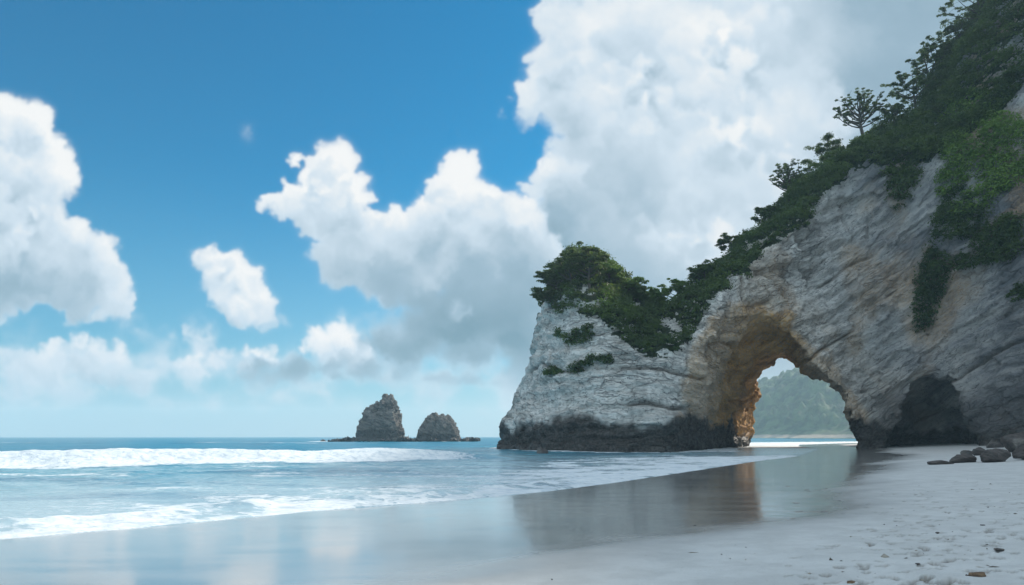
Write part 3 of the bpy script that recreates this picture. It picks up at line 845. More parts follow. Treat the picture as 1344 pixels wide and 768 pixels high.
used = np.unique(F); rem = np.full(len(x), -1, np.int64); rem[used] = np.arange(len(used))
# over land the sheet sinks below the sand
hz_ = np.where(d < 0, -0.06, h)
sea = mesh_np('sea_water', np.stack([x, y, hz_], 1)[used], rem[F], m, True, {'foam': foam[used], 'off': d[used]})
tag(sea, kind='structure')
xb, yb = np.meshgrid(np.linspace(-3900, -20, 120), np.linspace(-600, 3.0, 60))
i = np.arange(59)[:, None] * 120 + np.arange(119)[None]
Fb = np.stack([i, i + 1, i + 121, i + 120], -1).reshape(-1, 4)
sb = mesh_np('sea_water', np.stack([xb.ravel(), yb.ravel(), xb.ravel() * 0 + .02], 1), Fb, m, True, {'foam': xb.ravel() * 0, 'off': -inland(xb.ravel(), yb.ravel())})
tag(sb, kind='structure')

# ------------------------------------------------------------------ hill behind the arch
hx, hy = np.meshgrid(np.linspace(170, 890, 240), np.linspace(590, 1180, 180))
def hill_h(x, y):
    c = np.interp(x, [190, 260, 300, 332, 365, 400, 470, 600, 900], [-14, -6, 10, 32, 60, 88, 112, 150, 180])
    b = (c + 12) * np.exp(-np.maximum(0, 980 - y) ** 2 / 190 ** 2) - 12
    spur = 66 * np.exp(-(((x - 415) / 62) ** 2 + ((y - 700) / 70) ** 2)) - 12
    b = np.maximum(b, spur)
    return b + 11 * fbm(x / 70, y / 70, x * 0, 4, 501) * sstep(0, 40, b)
H_ = hill_h(hx, hy)
hx, hy, H_ = hx.ravel(), hy.ravel(), H_.ravel()
i = np.arange(179)[:, None] * 240 + np.arange(239)[None]
Fh = np.stack([i, i + 1, i + 241, i + 240], -1).reshape(-1, 4)
H2 = H_ + sstep(6, 20, H_) * (9 * np.abs(fbm(hx / 16, hy / 16, hx * 0, 3, 511)) + 5 * fbm(hx / 6, hy / 6, hx * 0, 2, 512))
m, t, p, o = new_mat('hill_forest')
pos = t.new('ShaderNodeNewGeometry').outputs['Position']
c1 = t.noise(pos, .06, 7, .66); c2 = t.noise(pos, .02, 4, .5)
gcol = t.mix(t.step(c1, .38, .62), (0.008, 0.028, 0.014), (0.055, 0.105, 0.042))
rk = t.step(t.math('ADD', t.attr('steep'), t.math('MULTIPLY', c1, .5)), .62, .8)
t.put(p, 'Base Color', t.mix(rk, gcol, (0.30, 0.27, 0.22))); t.put(p, 'Roughness', .9)
t.put(p, 'Normal', t.bump(c1, 1, 3.0))
hill = mesh_np('hill', np.stack([hx, hy, H2], 1), Fh, m, True, {'steep': sstep(9, 2, H_) * sstep(-1, 1, H_) * .6})
tag(hill, kind='structure')

# ------------------------------------------------------------------ rocks
def rock_mesh(name, prof_fn, bounds, h, mat, seed, amp=1.0, sc=1.0, **kw):
    (x0, x1), (y0, y1), (z0, z1) = bounds
    X, Y, Z = np.meshgrid(np.arange(x0, x1, h), np.arange(y0, y1, h), np.arange(z0, z1, h), indexing='ij')
    f = prof_fn(X, Y, Z)
    V, Q = surface_nets(f, (x0, y0, z0), h)
    V, Q = subdiv(V, Q)
    N = vnormals(V, Q); x, y, z = V.T
    s = z + .6 * fbm(x / (6 * sc), y / (6 * sc), z / (6 * sc), 3, seed) * sc + .35 * x
    D = .9 * (cell_noise(x / (3.2 * sc), y / (3.2 * sc), s / (2.6 * sc), seed + 1) - .5) + .5 * (1 - 2 * np.abs(fbm(x / (2.4 * sc), y / (2.4 * sc), s / (1.8 * sc), 4, seed + 9)))
    if kw.get('crag'): D = D + kw['crag'] * (1 - 2 * np.abs(fbm(x / 1.9, y / 1.9, z / 5.5, 4, seed + 12, gain=.6))) + .6 * kw['crag'] * fbm(x / .8, y / .8, z / 1.2, 2, seed + 15)
    V = V + N * (D * amp * .5 * sc - .1 * sc)[:, None]
    z = V[:, 2]
    base = kw.get('tide', 1.6)
    wet_ = sstep(base + .6 * sc, base - .3 * sc, z + .5 * sc * fbm(x / (2 * sc), y / (2 * sc), z / sc, 3, seed + 3)) if base is not None else z * 0 + kw.get('wetall', 0)
    o = mesh_np(name, V, Q, mat, True, {'strata': s, 'ochre': z * 0 + kw.get('ochre', .0), 'wet': wet_, 'veg': kw['veg'](V) if 'veg' in kw else z * 0})
    return o

M_stack = rock_material('stack_rock', (0.24, 0.215, 0.19), (0.05, 0.047, 0.045), (0.030, 0.030, 0.030), 1.0)
M_boulder = rock_material('boulder_rock', (0.135, 0.115, 0.105), (0.065, 0.057, 0.053), (0.025, 0.023, 0.022), .18)

def stack_fn(pts, Y0, ry, seed):
    pm = (pts[0][0] + pts[-1][0]) / 2
    xs = np.array([(pm + (p[0] - pm) * .84 - 672) / FX * Y0 for p in pts]); zs = np.array([(CAMZ + (HOR - p[1]) / FX * Y0) * (1.0 if p[1] > 575 else .93) for p in pts])
    xm = (xs[0] + xs[-1]) / 2
    def f(X, Y, Z):
        n = fbm(X / 5, Y / 5, Z / 6, 3, seed) * 1.0
        yy = (Y - Y0) / ry
        Xw = X + .7 * fbm(X / 4, Y / 4, Z / 4, 2, seed + 4)
        Ht = np.interp(Xw, xs, zs) * np.sqrt(np.clip(1 - yy * yy, 0, 1)) ** .8
        Ht = np.where(Z < 0, np.maximum(Ht, 0), Ht)
        inside = (xs[0] < X) & (X < xs[-1])
        return np.where(inside | (Z < 0), (Z - Ht) * .45 - n * .5, 3.0) if False else (Z - Ht) * .45 - n * .45
    return f
sA = stack_fn([(440, 590), (456, 581), (470, 577), (472, 560), (478, 545), (485, 533), (493, 527), (498, 538), (503, 541), (506, 524), (511, 518), (519, 521), (523, 540), (529, 562), (530, 578), (545, 590)], 303, 10, 610)
x0 = (452 - 672) / FX * 303; x1 = (540 - 672) / FX * 303
o = rock_mesh('sea_stack', sA, ((x0 - 4, x1 + 4), (288, 318), (-1.5, 22)), .5, M_stack, 620, 2.0, 1.0, tide=5.0, crag=1.1)
tag(o, 'taller dark sea stack with a split pointed summit, standing offshore', 'sea stack', 'sea stacks out in the water')
sB = stack_fn([(530, 590), (545, 580), (549, 570), (553, 555), (561, 547), (569, 541), (574, 546), (580, 541), (592, 546), (602, 559), (605, 577), (618, 588)], 308, 9, 640)
x0 = (535 - 672) / FX * 308; x1 = (618 - 672) / FX * 308
o = rock_mesh('sea_stack', sB, ((x0 - 4, x1 + 4), (294, 322), (-1.5, 16)), .5, M_stack, 650, 2.0, 1.0, tide=3.0, crag=.9)
tag(o, 'lower broad domed sea stack, right of the split pointed one', 'sea stack', 'sea stacks out in the water')

def boulder(name, loc, size, seed, rz=0.0, mat=None, label=None, cat='rock', group=None, sink=.25, ochre=0.0, flat=1.0):
    """an angular lump cut by random planes, size = full x, y, z"""
    rg = np.random.default_rng(seed)
    n = 56 if size[0] > .6 else 24
    th, ph = np.meshgrid(np.linspace(0, 2 * np.pi, 2 * n, endpoint=False), np.linspace(0.0, np.pi, n), indexing='ij')
    dirs = np.stack([np.sin(ph) * np.cos(th), np.sin(ph) * np.sin(th), np.cos(ph)], -1).reshape(-1, 3)
    r = np.full(len(dirs), 1.0)
    for k in range(11):
        nn_ = rg.normal(size=3); nn_ /= np.linalg.norm(nn_); dd_ = rg.uniform(.5, .92)
        c = dirs @ nn_; r = np.where(c > .05, np.minimum(r, dd_ / np.maximum(c, .05)), r)
    P = dirs * r[:, None]
    P = P * (1 + .10 * fbm(P[:, 0] * 1.6 + seed, P[:, 1] * 1.6, P[:, 2] * 1.6, 4, seed)[:, None] + .07 * (cell_noise(P[:, 0] * 2.2 + seed, P[:, 1] * 2.2, P[:, 2] * 3, seed)[:, None] - .5))
    P = P * np.array(size) / 2
    c_, s_ = math.cos(rz), math.sin(rz)
    P = np.stack([P[:, 0] * c_ - P[:, 1] * s_, P[:, 0] * s_ + P[:, 1] * c_, P[:, 2]], 1)
    m = 2 * n
    i = np.arange(m)[:, None] * n + np.arange(n - 1)[None]; j = ((np.arange(m) + 1) % m)[:, None] * n + np.arange(n - 1)[None]
    Q = np.stack([i, i + 1, j + 1, j], -1).reshape(-1, 4)
    zz_ = P[:, 2]
    o = mesh_np(name, P, Q, mat or M_boulder, True, {'strata': zz_ + P[:, 0] * .4, 'ochre': zz_ * 0 + ochre, 'wet': sstep(-size[2] * .05, -size[2] * .3, zz_), 'veg': zz_ * 0})
    o.location = (loc[0], loc[1], loc[2] + size[2] * (.5 - sink))
    tag(o, label, cat, group)
    return o

def on_beach(px, row):
    """point of the sand seen at a photograph pixel"""
    ys = np.geomspace(4, 200, 4000); xs = (px - 672) / FX * ys; zs = CAMZ + (HOR - row) / FX * ys
    b = beach_z(xs, ys); k = np.argmax(zs < b)
    return float(xs[k]), float(ys[k]), float(b[k])

RB = [  # px left, px right, row top, row bottom, label
    (1243, 1277, 594, 608, 'rounded dark boulder at the seaward end of the rock pile on the sand'),
    (1218, 1250, 604, 610, 'thin flat slab lying low at the left tip of the rock pile'),
    (1276, 1298, 587, 598, 'small dark boulder between the rounded end boulder and the large rocks'),
    (1284, 1330, 588, 607, 'broad sloping dark boulder in front of the rock pile'),
    (1306, 1372, 562, 590, 'largest boulder at the back of the rock pile, against the cliff'),
    (1322, 1380, 578, 598, 'wedge shaped boulder resting on the middle of the rock pile'),
    (1326, 1392, 590, 604, 'low boulder at the picture edge in front of the rock pile'),
    (1292, 1318, 577, 588, 'boulder behind the broad sloping one, partly hidden by it'),
    (1332, 1384, 556, 574, 'uppermost boulder leaning on the cliff at the picture edge'),
    (1262, 1282, 590, 597, 'small stone just behind the rounded end boulder'),
    (1372, 1440, 560, 600, 'boulder past the picture edge beside the cliff foot'),
]
for k, (l, r_, tp, bt, lab) in enumerate(RB):
    if k in (4, 5): bt_ = bt + 4
    else: bt_ = bt
    X_, Y_, Z_ = on_beach((l + r_) / 2, min(bt_, 612))
    w_ = (r_ - l) / FX * Y_; h_ = (bt - tp) / FX * Y_
    dep_ = w_ * .7
    boulder('boulder', (X_ + dep_ * .3, Y_ + dep_ * .4, Z_), (w_ * 1.15, dep_, h_ * 1.30), 700 + k, 0.2 * k, label=lab, group='boulders piled on the sand under the cliff')
# stones at the seaward foot of the stack and the low reef
X_, Y_, Z_ = pix(710, 596, 90)
boulder('boulder', (X_, Y_, 0), (2.0, 1.6, 1.5), 731, 0, label='small black rock awash in front of the arch stack', sink=.45)
for k, (px_, w_, h_, lab) in enumerate([(424, 2.4, .9, 'farthest left low reef rock awash beside the split sea stack'), (436, 5.5, .7, 'long low reef rock barely above the water left of the sea stacks'),
                                  (452, 5.0, .9, 'low reef rock close to the foot of the split sea stack'), (540, 3.2, 1.2, 'low rock in the gap between the two sea stacks')]):
    X_ = (px_ - 672) / FX * 300
    boulder('reef_rock', (X_, 300, 0), (w_, 2.5, h_ * 2), 741 + k, 0, label=lab, group='low reef rocks by the sea stacks', sink=.5)
# loose stones near the viewer
for k, (px_, row_, s_, lab) in enumerate([(1284, 757, .14, 'largest brown stone half sunk in the sand among the footprints'), (1118, 767, .10, 'reddish brown stone at the bottom edge of the picture'),
        (1312, 722, .08, 'small grey stone on the trampled sand near the right edge'), (1205, 741, .06, 'pebble left of the largest brown stone'), (1141, 744, .05, 'lone pebble on smooth sand, nearest the reddish stone'),
        (1230, 700, .06, 'pebble in the middle of the trampled sand'), (1290, 690, .07, 'dark pebble above the small grey stone'), (912, 690, .035, 'tiny dark pebble on the wet sand')]):
    X_, Y_, Z_ = on_beach(px_, row_)
    boulder('pebble', (X_, Y_, Z_), (s_ * 1.9, s_ * 1.3, s_ * .7), 760 + k, k * 1.3, label=lab, group='loose stones on the near sand', sink=.35, ochre=.25 if k < 2 else 0)

# tiny shell and bark bits strewn on the dry sand
rg = np.random.default_rng(333)
n_ = 520
yy_ = 6.8 * (34 / 6.8) ** rg.uniform(0, 1, n_); tt_ = rg.uniform(-.05, .95, n_) ; xx_ = tt_ * yy_
dd_ = inland(xx_, yy_); k_ = dd_ > 12.5 + rg.normal(0, 1.2, n_); xx_, yy_ = xx_[k_], yy_[k_]
zz_ = beach_z(xx_, yy_); sz_ = rg.gamma(1.6, .006, len(xx_)) + .003
Bv = np.array([[1, 0, 0], [0, 1, 0], [-1, 0, 0], [0, -1, 0], [0, 0, .8], [0, 0, -.5]], float)
Bf = np.array([[0, 1, 4], [1, 2, 4], [2, 3, 4], [3, 0, 4], [1, 0, 5], [2, 1, 5], [3, 2, 5], [0, 3, 5]])
th2 = rg.uniform(0, 6.28, len(xx_)); st_ = rg.uniform(1, 3.2, len(xx_))
VV = Bv[None] * sz_[:, None, None] * (1 + .4 * rg.normal(size=(len(xx_), 6, 1))); VV[:, :, 0] *= st_[:, None]
VX = VV[:, :, 0] * np.cos(th2)[:, None] - VV[:, :, 1] * np.sin(th2)[:, None] + xx_[:, None]
VY = VV[:, :, 0] * np.sin(th2)[:, None] + VV[:, :, 1] * np.cos(th2)[:, None] + yy_[:, None]
VZ = VV[:, :, 2] + zz_[:, None] + .004
m, t, p, o = new_mat('beach_bits')
t.put(p, 'Base Color', t.mix(t.attr('tint'), (0.04, 0.03, 0.022), (0.42, 0.38, 0.32))); t.put(p, 'Roughness', .8)
o = mesh_np('beach_litter', np.stack([VX, VY, VZ], -1).reshape(-1, 3), (Bf[None] + 6 * np.arange(len(xx_))[:, None, None]).reshape(-1, 3), m, False, {'tint': np.repeat(rg.beta(.5, 1.1, len(xx_)), 6)})
tag(o, 'tiny shell and bark bits strewn over the dry sand', 'beach litter', kind='stuff')

# ------------------------------------------------------------------ plants
def leaf_mat(name, c1, c2):
    m, t, p, o = new_mat(name)
    tn = t.attr('tint')
    c = t.mix(tn, c1, c2)
    t.put(p, 'Base Color', c); t.put(p, 'Roughness', .62); t.put(p, 'Specular IOR Level', .3)
    tr = t.new('ShaderNodeBsdfTranslucent', ins={0: t.mix(.4, c, (0.20, 0.30, 0.04))})
    ms = t.new('ShaderNodeMixShader', ins={0: .42, 1: p.outputs[0], 2: tr.outputs[0]})
    t.put(o, 0, ms.outputs[0])
    return m
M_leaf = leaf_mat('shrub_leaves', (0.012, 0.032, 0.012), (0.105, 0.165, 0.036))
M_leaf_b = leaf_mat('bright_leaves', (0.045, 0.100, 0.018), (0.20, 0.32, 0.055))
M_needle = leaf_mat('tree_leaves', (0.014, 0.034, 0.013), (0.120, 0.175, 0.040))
m, t, p, o = new_mat('bark')
t.put(p, 'Base Color', t.mix(t.noise(t.scaled(t.new('ShaderNodeNewGeometry').outputs['Position'], (3, 3, .6)), 3, 4), (0.035, 0.028, 0.022), (0.11, 0.095, 0.08))); t.put(p, 'Roughness', .9)
M_bark = m

def leaves(C, Rr, per, size, rg, squash=.7, up=.35, tint0=None, droop=0.0):
    """leaf faces spread through the outer shell of many ellipsoids; C (n,3), Rr (n,)"""
    n = len(C); idx = np.repeat(np.arange(n), per)
    d = rg.normal(size=(len(idx), 3)); d /= np.linalg.norm(d, axis=1, keepdims=True)
    d[:, 2] = np.where(d[:, 2] < -.35, -d[:, 2], d[:, 2])
    rr = Rr[idx] * (rg.uniform(.35, 1.0, len(idx)) ** .45) * (1 + .22 * rg.normal(size=len(idx)))
    P = C[idx] + d * rr[:, None] * np.array([1, 1, squash])
    nr = d * .75 + rg.normal(size=d.shape) * .45; nr[:, 2] += up
    nr /= np.linalg.norm(nr, axis=1, keepdims=True)
    a = np.cross(nr, rg.normal(size=nr.shape)); a /= np.linalg.norm(a, axis=1, keepdims=True) + 1e-9
    b = np.cross(nr, a)
    s = (size * rg.uniform(.6, 1.35, len(idx)))[:, None]
    V = np.stack([P - a * s, P - b * s * .45 + a * s * .1, P + a * s, P + b * s * .45 + a * s * .1], 1).reshape(-1, 3)
    Q = np.arange(len(V)).reshape(-1, 4)
    tn = rg.uniform(0, 1, n) if tint0 is None else tint0
    tv = np.clip(tn[idx] * .65 + rg.uniform(0, .35, len(idx)), 0, 1)
    return V, Q, np.repeat(tv, 4)

tri_c = cV[cQ].mean(1); tri_a = np.linalg.norm(np.cross(cV[cQ[:, 2]] - cV[cQ[:, 0]], cV[cQ[:, 3]] - cV[cQ[:, 1]]), axis=1) / 2
fveg = veg[cQ].mean(1); fN = cN[cQ].mean(1)
view = np.array([0, 0, CAMZ]) - tri_c; view /= np.linalg.norm(view, axis=1, keepdims=True)
cand = (fveg > .45) & ~((tri_c[:, 0] < 9) & (tri_c[:, 2] < 24.5)) & (tri_c[:, 0] < 118) & (tri_c[:, 1] < 158) & (tri_c[:, 1] > 40) & ((fN * view).sum(1) > -.45)
ci_ = np.nonzero(cand)[0]; wgt = tri_a[ci_]; wgt = wgt / wgt.sum()
area = tri_a[ci_].sum()
rg = np.random.default_rng(81)
def sample(n): 
    k = ci_[rg.choice(len(ci_), n, p=wgt)]; return tri_c[k], fN[k]
print('veg area', area)

# low cover of the ridge and saddle: small clumps everywhere, then bigger crowns up the slope
n1_ = int(min(5200, area * .55))
P1, N1 = sample(n1_)
r1_ = rg.uniform(.55, 1.5, n1_) * (1 + .35 * sstep(60, 90, P1[:, 0]))
tn1 = np.clip(.42 + .45 * fbm(P1[:, 0] / 9, P1[:, 1] / 9, P1[:, 2] / 9, 2, 820) + rg.normal(0, .12, n1_), 0, 1)
Pb, Nb = sample(2600); kb = Pb[:, 0] > 52; Pb, Nb = Pb[kb], Nb[kb]
P1 = np.concatenate([P1, Pb]); N1 = np.concatenate([N1, Nb]); r1_ = np.concatenate([r1_, rg.uniform(.9, 2.0, len(Pb)) * .9])
tn1 = np.concatenate([tn1, np.clip(.45 + .5 * fbm(Pb[:, 0] / 5, Pb[:, 1] / 5, Pb[:, 2] / 5, 2, 822) + rg.normal(0, .15, len(Pb)), 0, 1)])
V1, Q1, T1 = leaves(P1 + N1 * .25 + np.array([0, 0, .35]), r1_, 60, .26, rg, .75, .35, tn1)
kf = (tri_c[ci_][:, 0] > 50); w2 = wgt * kf; w2 = w2 / w2.sum()
kk_ = ci_[rg.choice(len(ci_), 330, p=w2)]; Pc, Nc = tri_c[kk_], fN[kk_]
rc = rg.uniform(1.7, 3.3, len(Pc)); tc = np.clip(rg.beta(1.3, 1.8, len(Pc)), 0, 1)
# each crown is a bunch of smaller boughs on a dome
Cb, Rb, Tb = [], [], []
for P_, r_, t_ in zip(Pc, rc, tc):
    for _ in range(13):
        v_ = rg.normal(size=3); v_ /= np.linalg.norm(v_); v_[2] = abs(v_[2]) * .8
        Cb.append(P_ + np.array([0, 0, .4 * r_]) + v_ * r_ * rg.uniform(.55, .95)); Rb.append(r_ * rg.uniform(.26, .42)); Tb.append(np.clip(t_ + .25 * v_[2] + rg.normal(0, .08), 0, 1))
Vc, Qc, Tc = leaves(np.array(Cb), np.array(Rb), 46, .24, rg, .62, .5, np.array(Tb))
V1, Q1, T1 = np.concatenate([V1, Vc]), np.concatenate([Q1, Qc + len(V1)]), np.concatenate([T1, Tc])
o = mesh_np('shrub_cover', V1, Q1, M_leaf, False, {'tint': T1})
tag(o, 'dense dark green shrubs blanketing the ridge above the arch', 'shrubs', kind='stuff')

def hit(px, row):
    d = Vector(((px - 672) / FX, 1, (HOR - row) / FX)).normalized()
    h_ = cliff_bvh().ray_cast(Vector((0, 0, CAMZ)), d, 600)
    return h_          # location, normal, index, distance

# plants clinging to the bare face: (px, row, half width, half height, tilt, count, tint)
def face_plants(name, label, px, row, rx, ry, tilt, n, tint, size=.22, rad=(.35, .9), mat=None, group='plants clinging to the cliff face', cat='cliff plants'):
    rg = np.random.default_rng(int(px * 7 + row))
    C = []; N_ = []
    for _ in range(n):
        a = rg.uniform(0, 2 * math.pi); q = math.sqrt(rg.uniform(0, 1)); q = q * (1 + .25 * math.sin(3 * a + px))
        u, v = math.cos(a) * q * rx, math.sin(a) * q * ry
        c_, s_ = math.cos(tilt), math.sin(tilt)
        l_, nn_, _i, _d = hit(px + u * c_ - v * s_, row + u * s_ + v * c_)
        if l_ is None or l_.z < 3 or _d > 175: continue
        C.append(l_ + nn_ * .15)
    if not C: return
    C = np.array(C); R_ = rg.uniform(rad[0], rad[1], len(C))
    ctr = C.mean(0)
    tn = np.clip(tint + .35 * fbm(C[:, 0] / 4, C[:, 1] / 4, C[:, 2] / 4, 2, 31) + rg.normal(0, .12, len(C)), 0, 1)
    V, Q, T = leaves(C - ctr, R_, 55, size, rg, .8, .25, tn)
    o = mesh_np(name, V, Q, mat or M_leaf, False, {'tint': T}); o.location = ctr
    tag(o, label, cat, group)
    return o
FP = [
 ('ivy_patch', 'small leafy patch just under the trees on the left corner of the stack', 738, 400, 15, 9, .2, 26, .35),
 ('ivy_patch', 'large dark leafy patch midway down the white stack face', 757, 440, 24, 11, -.15, 44, .30),
 ('ivy_patch', 'small plants on a ledge at the left of the stack face', 728, 489, 8, 3, -.1, 26, .45),
 ('ivy_patch', 'plants along a sloping crack in the middle of the stack face', 768, 478, 26, 5, -.45, 26, .35),
 ('ivy_patch', 'small plants at the right end of the sloping crack', 795, 472, 9, 5, .1, 12, .35),
 ('hanging_shrubs', 'dark shrubs hanging into the white face under the saddle', 848, 432, 20, 30, .1, 90, .35),
 ('hanging_shrubs', 'green shrubs spilling down the right shoulder of the stack', 812, 395, 26, 20, .9, 80, .65),
 ('hanging_shrubs', 'leafy patch below the lone tree, on the upper white face', 1185, 228, 22, 40, .25, 120, .35),
 ('hanging_shrubs', 'long dark tongue of shrubs hanging down the middle of the right face', 1222, 375, 18, 52, .25, 150, .25),
 ('hanging_shrubs', 'dark shrubs slanting across the rock at the right edge', 1305, 322, 46, 24, -.55, 170, .3),
 ('hanging_shrubs', 'bright green bushes bulging out at the upper right', 1290, 205, 64, 78, .15, 420, .75),
 ('hanging_shrubs', 'dark bushes under the bright green ones at the right', 1258, 285, 30, 34, .3, 130, .3),
 ('hanging_shrubs', 'small plants on the rock at the right edge below the slanting shrubs', 1338, 385, 16, 10, -.4, 30, .4),
]
for k, a in enumerate(FP):
    big_ = a[0] == 'hanging_shrubs' and a[7 - 0] >= 100
    face_plants(*a, size=.26 if big_ else .20, rad=(.7, 1.7) if a[7] >= 100 else (.35, .95), mat=M_leaf_b if a[8] > .6 else None)

# ------------------------------------------------------------------ trees
def tube(P, R_, sides=7):
    P = np.array(P, float); n = len(P)
    T = np.gradient(P, axis=0); T /= np.linalg.norm(T, axis=1, keepdims=True) + 1e-9
    ref = np.array([.31, .95, .1]); A_ = np.cross(T, ref); A_ /= np.linalg.norm(A_, axis=1, keepdims=True) + 1e-9; B_ = np.cross(T, A_)
    an = np.linspace(0, 2 * np.pi, sides, endpoint=False)
    V = (P[:, None] + np.array(R_)[:, None, None] * (np.cos(an)[None, :, None] * A_[:, None] + np.sin(an)[None, :, None] * B_[:, None])).reshape(-1, 3)
    i = np.arange(n - 1)[:, None] * sides + np.arange(sides)[None]; j = np.arange(n - 1)[:, None] * sides + (np.arange(sides) + 1)[None] % sides
    return V, np.stack([i, j, j + sides, i + sides], -1).reshape(-1, 4)

def make_tree(base, height, spread, lean, seed, label, nl=9, pad=(.4, .75), flat=.35, dens=60, low=.35, lsize=.15, mat=None, cat='tree', group='trees along the cliff top', sweep=-.2, name='windswept_tree', thick=.035):
    """base point; lean = (x, y) offset of the top as a share of the height; pads of leaves at the branch ends"""
    rg = np.random.default_rng(seed)
    root = empty(name, base); tag(root, label, cat, group)
    Vs, Qs, nv = [], [], 0
    def add(P, R_, sides=7):
        nonlocal nv
        V, Q = tube(P, R_, sides); Vs.append(V); Qs.append(Q + nv); nv += len(V)
    tn = np.linspace(0, 1, 9)
    trunk = np.stack([lean[0] * height * tn ** 1.4 + .04 * height * np.sin(tn * 5 + seed), lean[1] * height * tn + .03 * height * np.cos(tn * 4 + seed), height * .92 * tn - .5 * (1 - tn) ** 6], 1)
    add(trunk, height * thick * (1 - tn * .8) + .02, 8)
    C, R_ = [], []
    top = trunk[-1]
    cz = (low + 1.0) / 2 * height; rz_ = (1.0 - low) / 2 * height
    for k in range(nl):
        az = k * 2.4 + rg.normal(0, .3)
        el = math.asin(min(.98, -.35 + 1.33 * ((k + .5) / nl) ** .9))          # low limbs first, the top last
        kk = rg.uniform(.78, 1.08)
        end = np.array([top[0] * (.35 + .65 * (k / nl)) + (math.cos(az) + sweep) * math.cos(el) * spread * kk, top[1] * .6 + math.sin(az) * math.cos(el) * spread * kk, cz + math.sin(el) * rz_ * kk])
        f = np.clip((end[2] - .35 * math.hypot(end[0], end[1])) / height * .8, low * .45, .88)
        st = np.array([np.interp(f, tn, trunk[:, d]) for d in range(3)])
        ln = float(np.linalg.norm(end - st))
        q = np.linspace(0, 1, 6)[:, None]
        path = st * (1 - q) + end * q; path[:, 2] -= .10 * ln * np.sin(q[:, 0] * math.pi); path += rg.normal(0, .025 * ln, path.shape) * q
        add(path, height * thick * .38 * (1 - q[:, 0] * .8) + .012, 6)
        for j in range(6):
            g = rg.uniform(.4, 1.0)
            s2 = np.array([np.interp(g, q[:, 0], path[:, d]) for d in range(3)])
            e2 = s2 + np.array([rg.normal() + sweep, rg.normal(), abs(rg.normal()) * .6]) * spread * .20 + (end - st) / ln * spread * .12
            add(np.array([s2, (s2 + e2) / 2 + rg.normal(0, .02, 3), e2]), [height * thick * .15, height * thick * .09, .01], 5)
            for _ in range(2):
                C.append(s2 + (e2 - s2) * rg.uniform(.5, 1.1) + rg.normal(0, .18, 3) * pad[0]); R_.append(rg.uniform(*pad) * .8)
        C.append(end); R_.append(rg.uniform(*pad))
    C.append(top); R_.append(pad[0])
    mesh_np('trunk', np.concatenate(Vs), np.concatenate(Qs), M_bark, True, None, root)
    C = np.array(C); R_ = np.array(R_)
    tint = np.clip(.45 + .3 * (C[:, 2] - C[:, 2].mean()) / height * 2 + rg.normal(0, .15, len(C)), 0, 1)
    V, Q, T = leaves(C, R_, dens, lsize, rg, flat, .5, tint)
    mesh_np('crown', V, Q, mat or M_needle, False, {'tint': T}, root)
    return root
def ground_at(px, row):
    """cliff point just under a skyline pixel"""
    for dr in range(0, 60, 2):
        l_, n_, i_, d_ = hit(px, row + dr)
        if l_ is not None and d_ < 240: return l_
    return Vector(pix(px, row, 120))
def tree_at(px, row_base, row_top, spread_px, seed, label, **kw):
    g = ground_at(px, row_base); Y_ = g.y
    H_t = max(CAMZ + (HOR - row_top) / FX * Y_ - g.z, 1.5)
    make_tree((g.x, g.y, g.z - .3), H_t, spread_px / FX * Y_ * .5, kw.pop('lean', (0, 0)), seed, label, **kw)
tree_at(1134, 186, 119, 56, 901, 'lone windswept tree with open branches standing clear against the clouds above the cliff', lean=(-.10, 0), nl=24, pad=(.28, .52), flat=.36, dens=75, low=.38, lsize=.11, sweep=-.15)
tree_at(1038, 268, 212, 40, 902, 'second windswept tree down the ridge from the lone open one, with a layered crown', lean=(-.12, 0), nl=20, pad=(.28, .5), flat=.42, dens=38, low=.25, lsize=.12, sweep=-.15)
tree_at(1085, 216, 186, 44, 903, 'low bushy tree between the lone tree and the layered one', nl=8, pad=(.7, 1.1), flat=.5, dens=110, low=.2, cat='tree')
tree_at(1010, 290, 270, 34, 904, 'small round tree just below the layered windswept tree', nl=7, pad=(.42, .75), flat=.55, dens=100, low=.15)
tree_at(1172, 158, 138, 30, 905, 'small tree on the skyline just above the lone windswept tree', nl=8, pad=(.38, .65), flat=.4, dens=60, low=.3)
tree_at(1200, 128, 98, 66, 906, 'broad tree on the steep upper ridge, leftmost of the high trees', nl=10, pad=(.42, .75), flat=.45, dens=90, low=.2)
tree_at(1222, 98, 70, 51, 907, 'tree leaning out of the upper ridge above the broad one', lean=(-.25, 0), nl=9, pad=(.38, .65), flat=.35, dens=60, low=.3)
tree_at(1238, 82, 56, 45, 908, 'flat topped tree leaning off the upper ridge', lean=(-.35, 0), nl=8, pad=(.4, .75), flat=.3, dens=80, low=.4)
tree_at(1262, 58, 30, 54, 909, 'open leaning tree just below the top of the picture on the ridge', lean=(-.3, 0), nl=9, pad=(.45, .85), flat=.35, dens=70, low=.3)
tree_at(1290, 30, -18, 66, 910, 'topmost tree on the ridge, cut by the top of the picture', lean=(-.3, 0), nl=10, pad=(.38, .7), flat=.35, dens=60, low=.3)
tree_at(960, 334, 308, 34, 911, 'small bushy tree on the ridge above the left side of the arch', nl=8, pad=(.38, .7), flat=.5, dens=90, low=.2)
tree_at(925, 372, 345, 34, 912, 'rounded bush tree on the slope right of the saddle', nl=8, pad=(.38, .7), flat=.55, dens=90, low=.2)
tree_at(890, 396, 368, 40, 913, 'pale green spreading tree in the saddle, nearest the bottom of the dip', nl=9, pad=(.38, .7), flat=.45, dens=90, low=.3, mat=M_leaf_b)
tree_at(862, 402, 378, 34, 914, 'bright bush at the lowest point of the saddle', nl=8, pad=(.38, .7), flat=.5, dens=90, low=.2, mat=M_leaf_b)
G2 = 'trees crowning the stack'
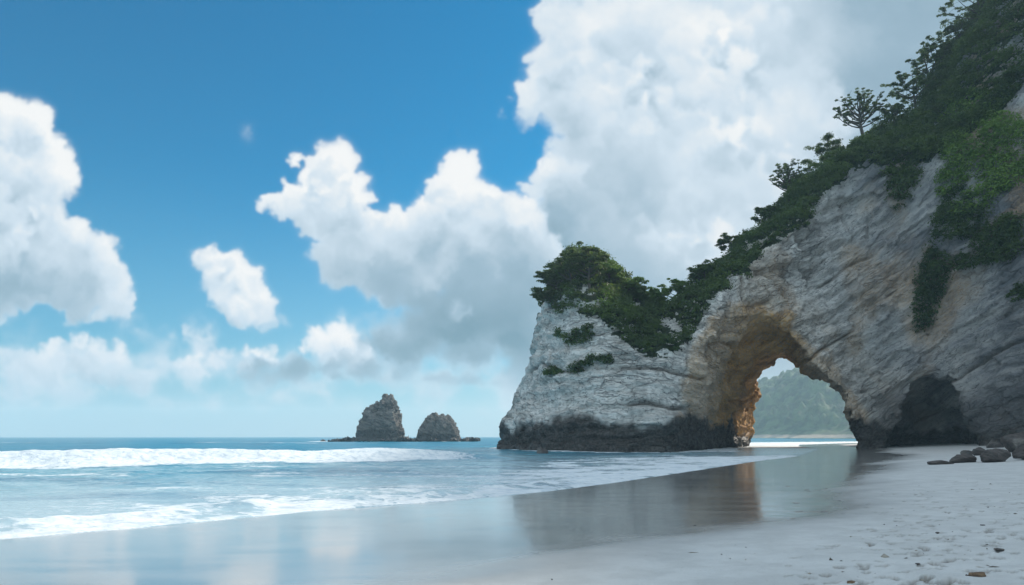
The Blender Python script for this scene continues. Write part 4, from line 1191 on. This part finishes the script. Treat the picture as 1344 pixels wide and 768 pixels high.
tree_at(776, 378, 321, 48, 921, 'tallest dark tree at the crown of the stack', lean=(-.1, 0), nl=13, pad=(.4, .75), flat=.38, dens=110, low=.25, group=G2)
tree_at(752, 380, 333, 44, 922, 'tree with layered branches just left of the tallest on the stack', lean=(-.25, 0), nl=12, pad=(.38, .7), flat=.35, dens=100, low=.3, group=G2)
tree_at(736, 386, 352, 40, 923, 'tree bending seaward over the left corner of the stack', lean=(-.3, -.1), nl=12, pad=(.45, .85), flat=.33, dens=90, low=.35, group=G2)
tree_at(724, 398, 380, 34, 924, 'lowest spreading tree reaching out beyond the left edge of the stack', lean=(-.6, -.2), nl=10, pad=(.4, .8), flat=.3, dens=90, low=.3, group=G2)
tree_at(800, 378, 343, 40, 925, 'green bushy tree right of the tallest on the stack', nl=11, pad=(.42, .75), flat=.5, dens=100, low=.2, mat=M_leaf_b, group=G2)
tree_at(822, 392, 362, 46, 926, 'sunlit bushy tree on the right shoulder of the stack', nl=10, pad=(.42, .75), flat=.5, dens=100, low=.2, mat=M_leaf_b, group=G2)
tree_at(838, 402, 375, 30, 927, 'small dark tree between the stack shoulder and the saddle', nl=8, pad=(.5, .8), flat=.5, dens=90, low=.2, group=G2)
# crowns that stand out of the forest on the right
rg2 = np.random.default_rng(99)

# ------------------------------------------------------------------ haze
HAZE = 0.00034
bpy.ops.mesh.primitive_cube_add(size=1)
hz = bpy.context.object; hz.name = 'haze'; hz.data.name = 'haze'
x0h, x1h, y0h, y1h, z0h, z1h = -4000, 4000, -650, 3100, -6, 128
hz.location = ((x0h + x1h) / 2, (y0h + y1h) / 2, (z0h + z1h) / 2); hz.scale = (x1h - x0h, y1h - y0h, z1h - z0h)
mh = bpy.data.materials.new('haze'); mh.use_nodes = True; th_ = NT(mh.node_tree); th_.n.clear()
pv_ = th_.new('ShaderNodeVolumePrincipled', ins={'Color': (0.70, 0.92, 1.0, 1), 'Density': HAZE, 'Anisotropy': 0.0, 'Absorption Color': (1, 1, 1, 1)})
oo = th_.new('ShaderNodeOutputMaterial'); th_.l.new(pv_.outputs[0], oo.inputs['Volume'])
hz.data.materials.append(mh); tag(hz, kind='stuff')
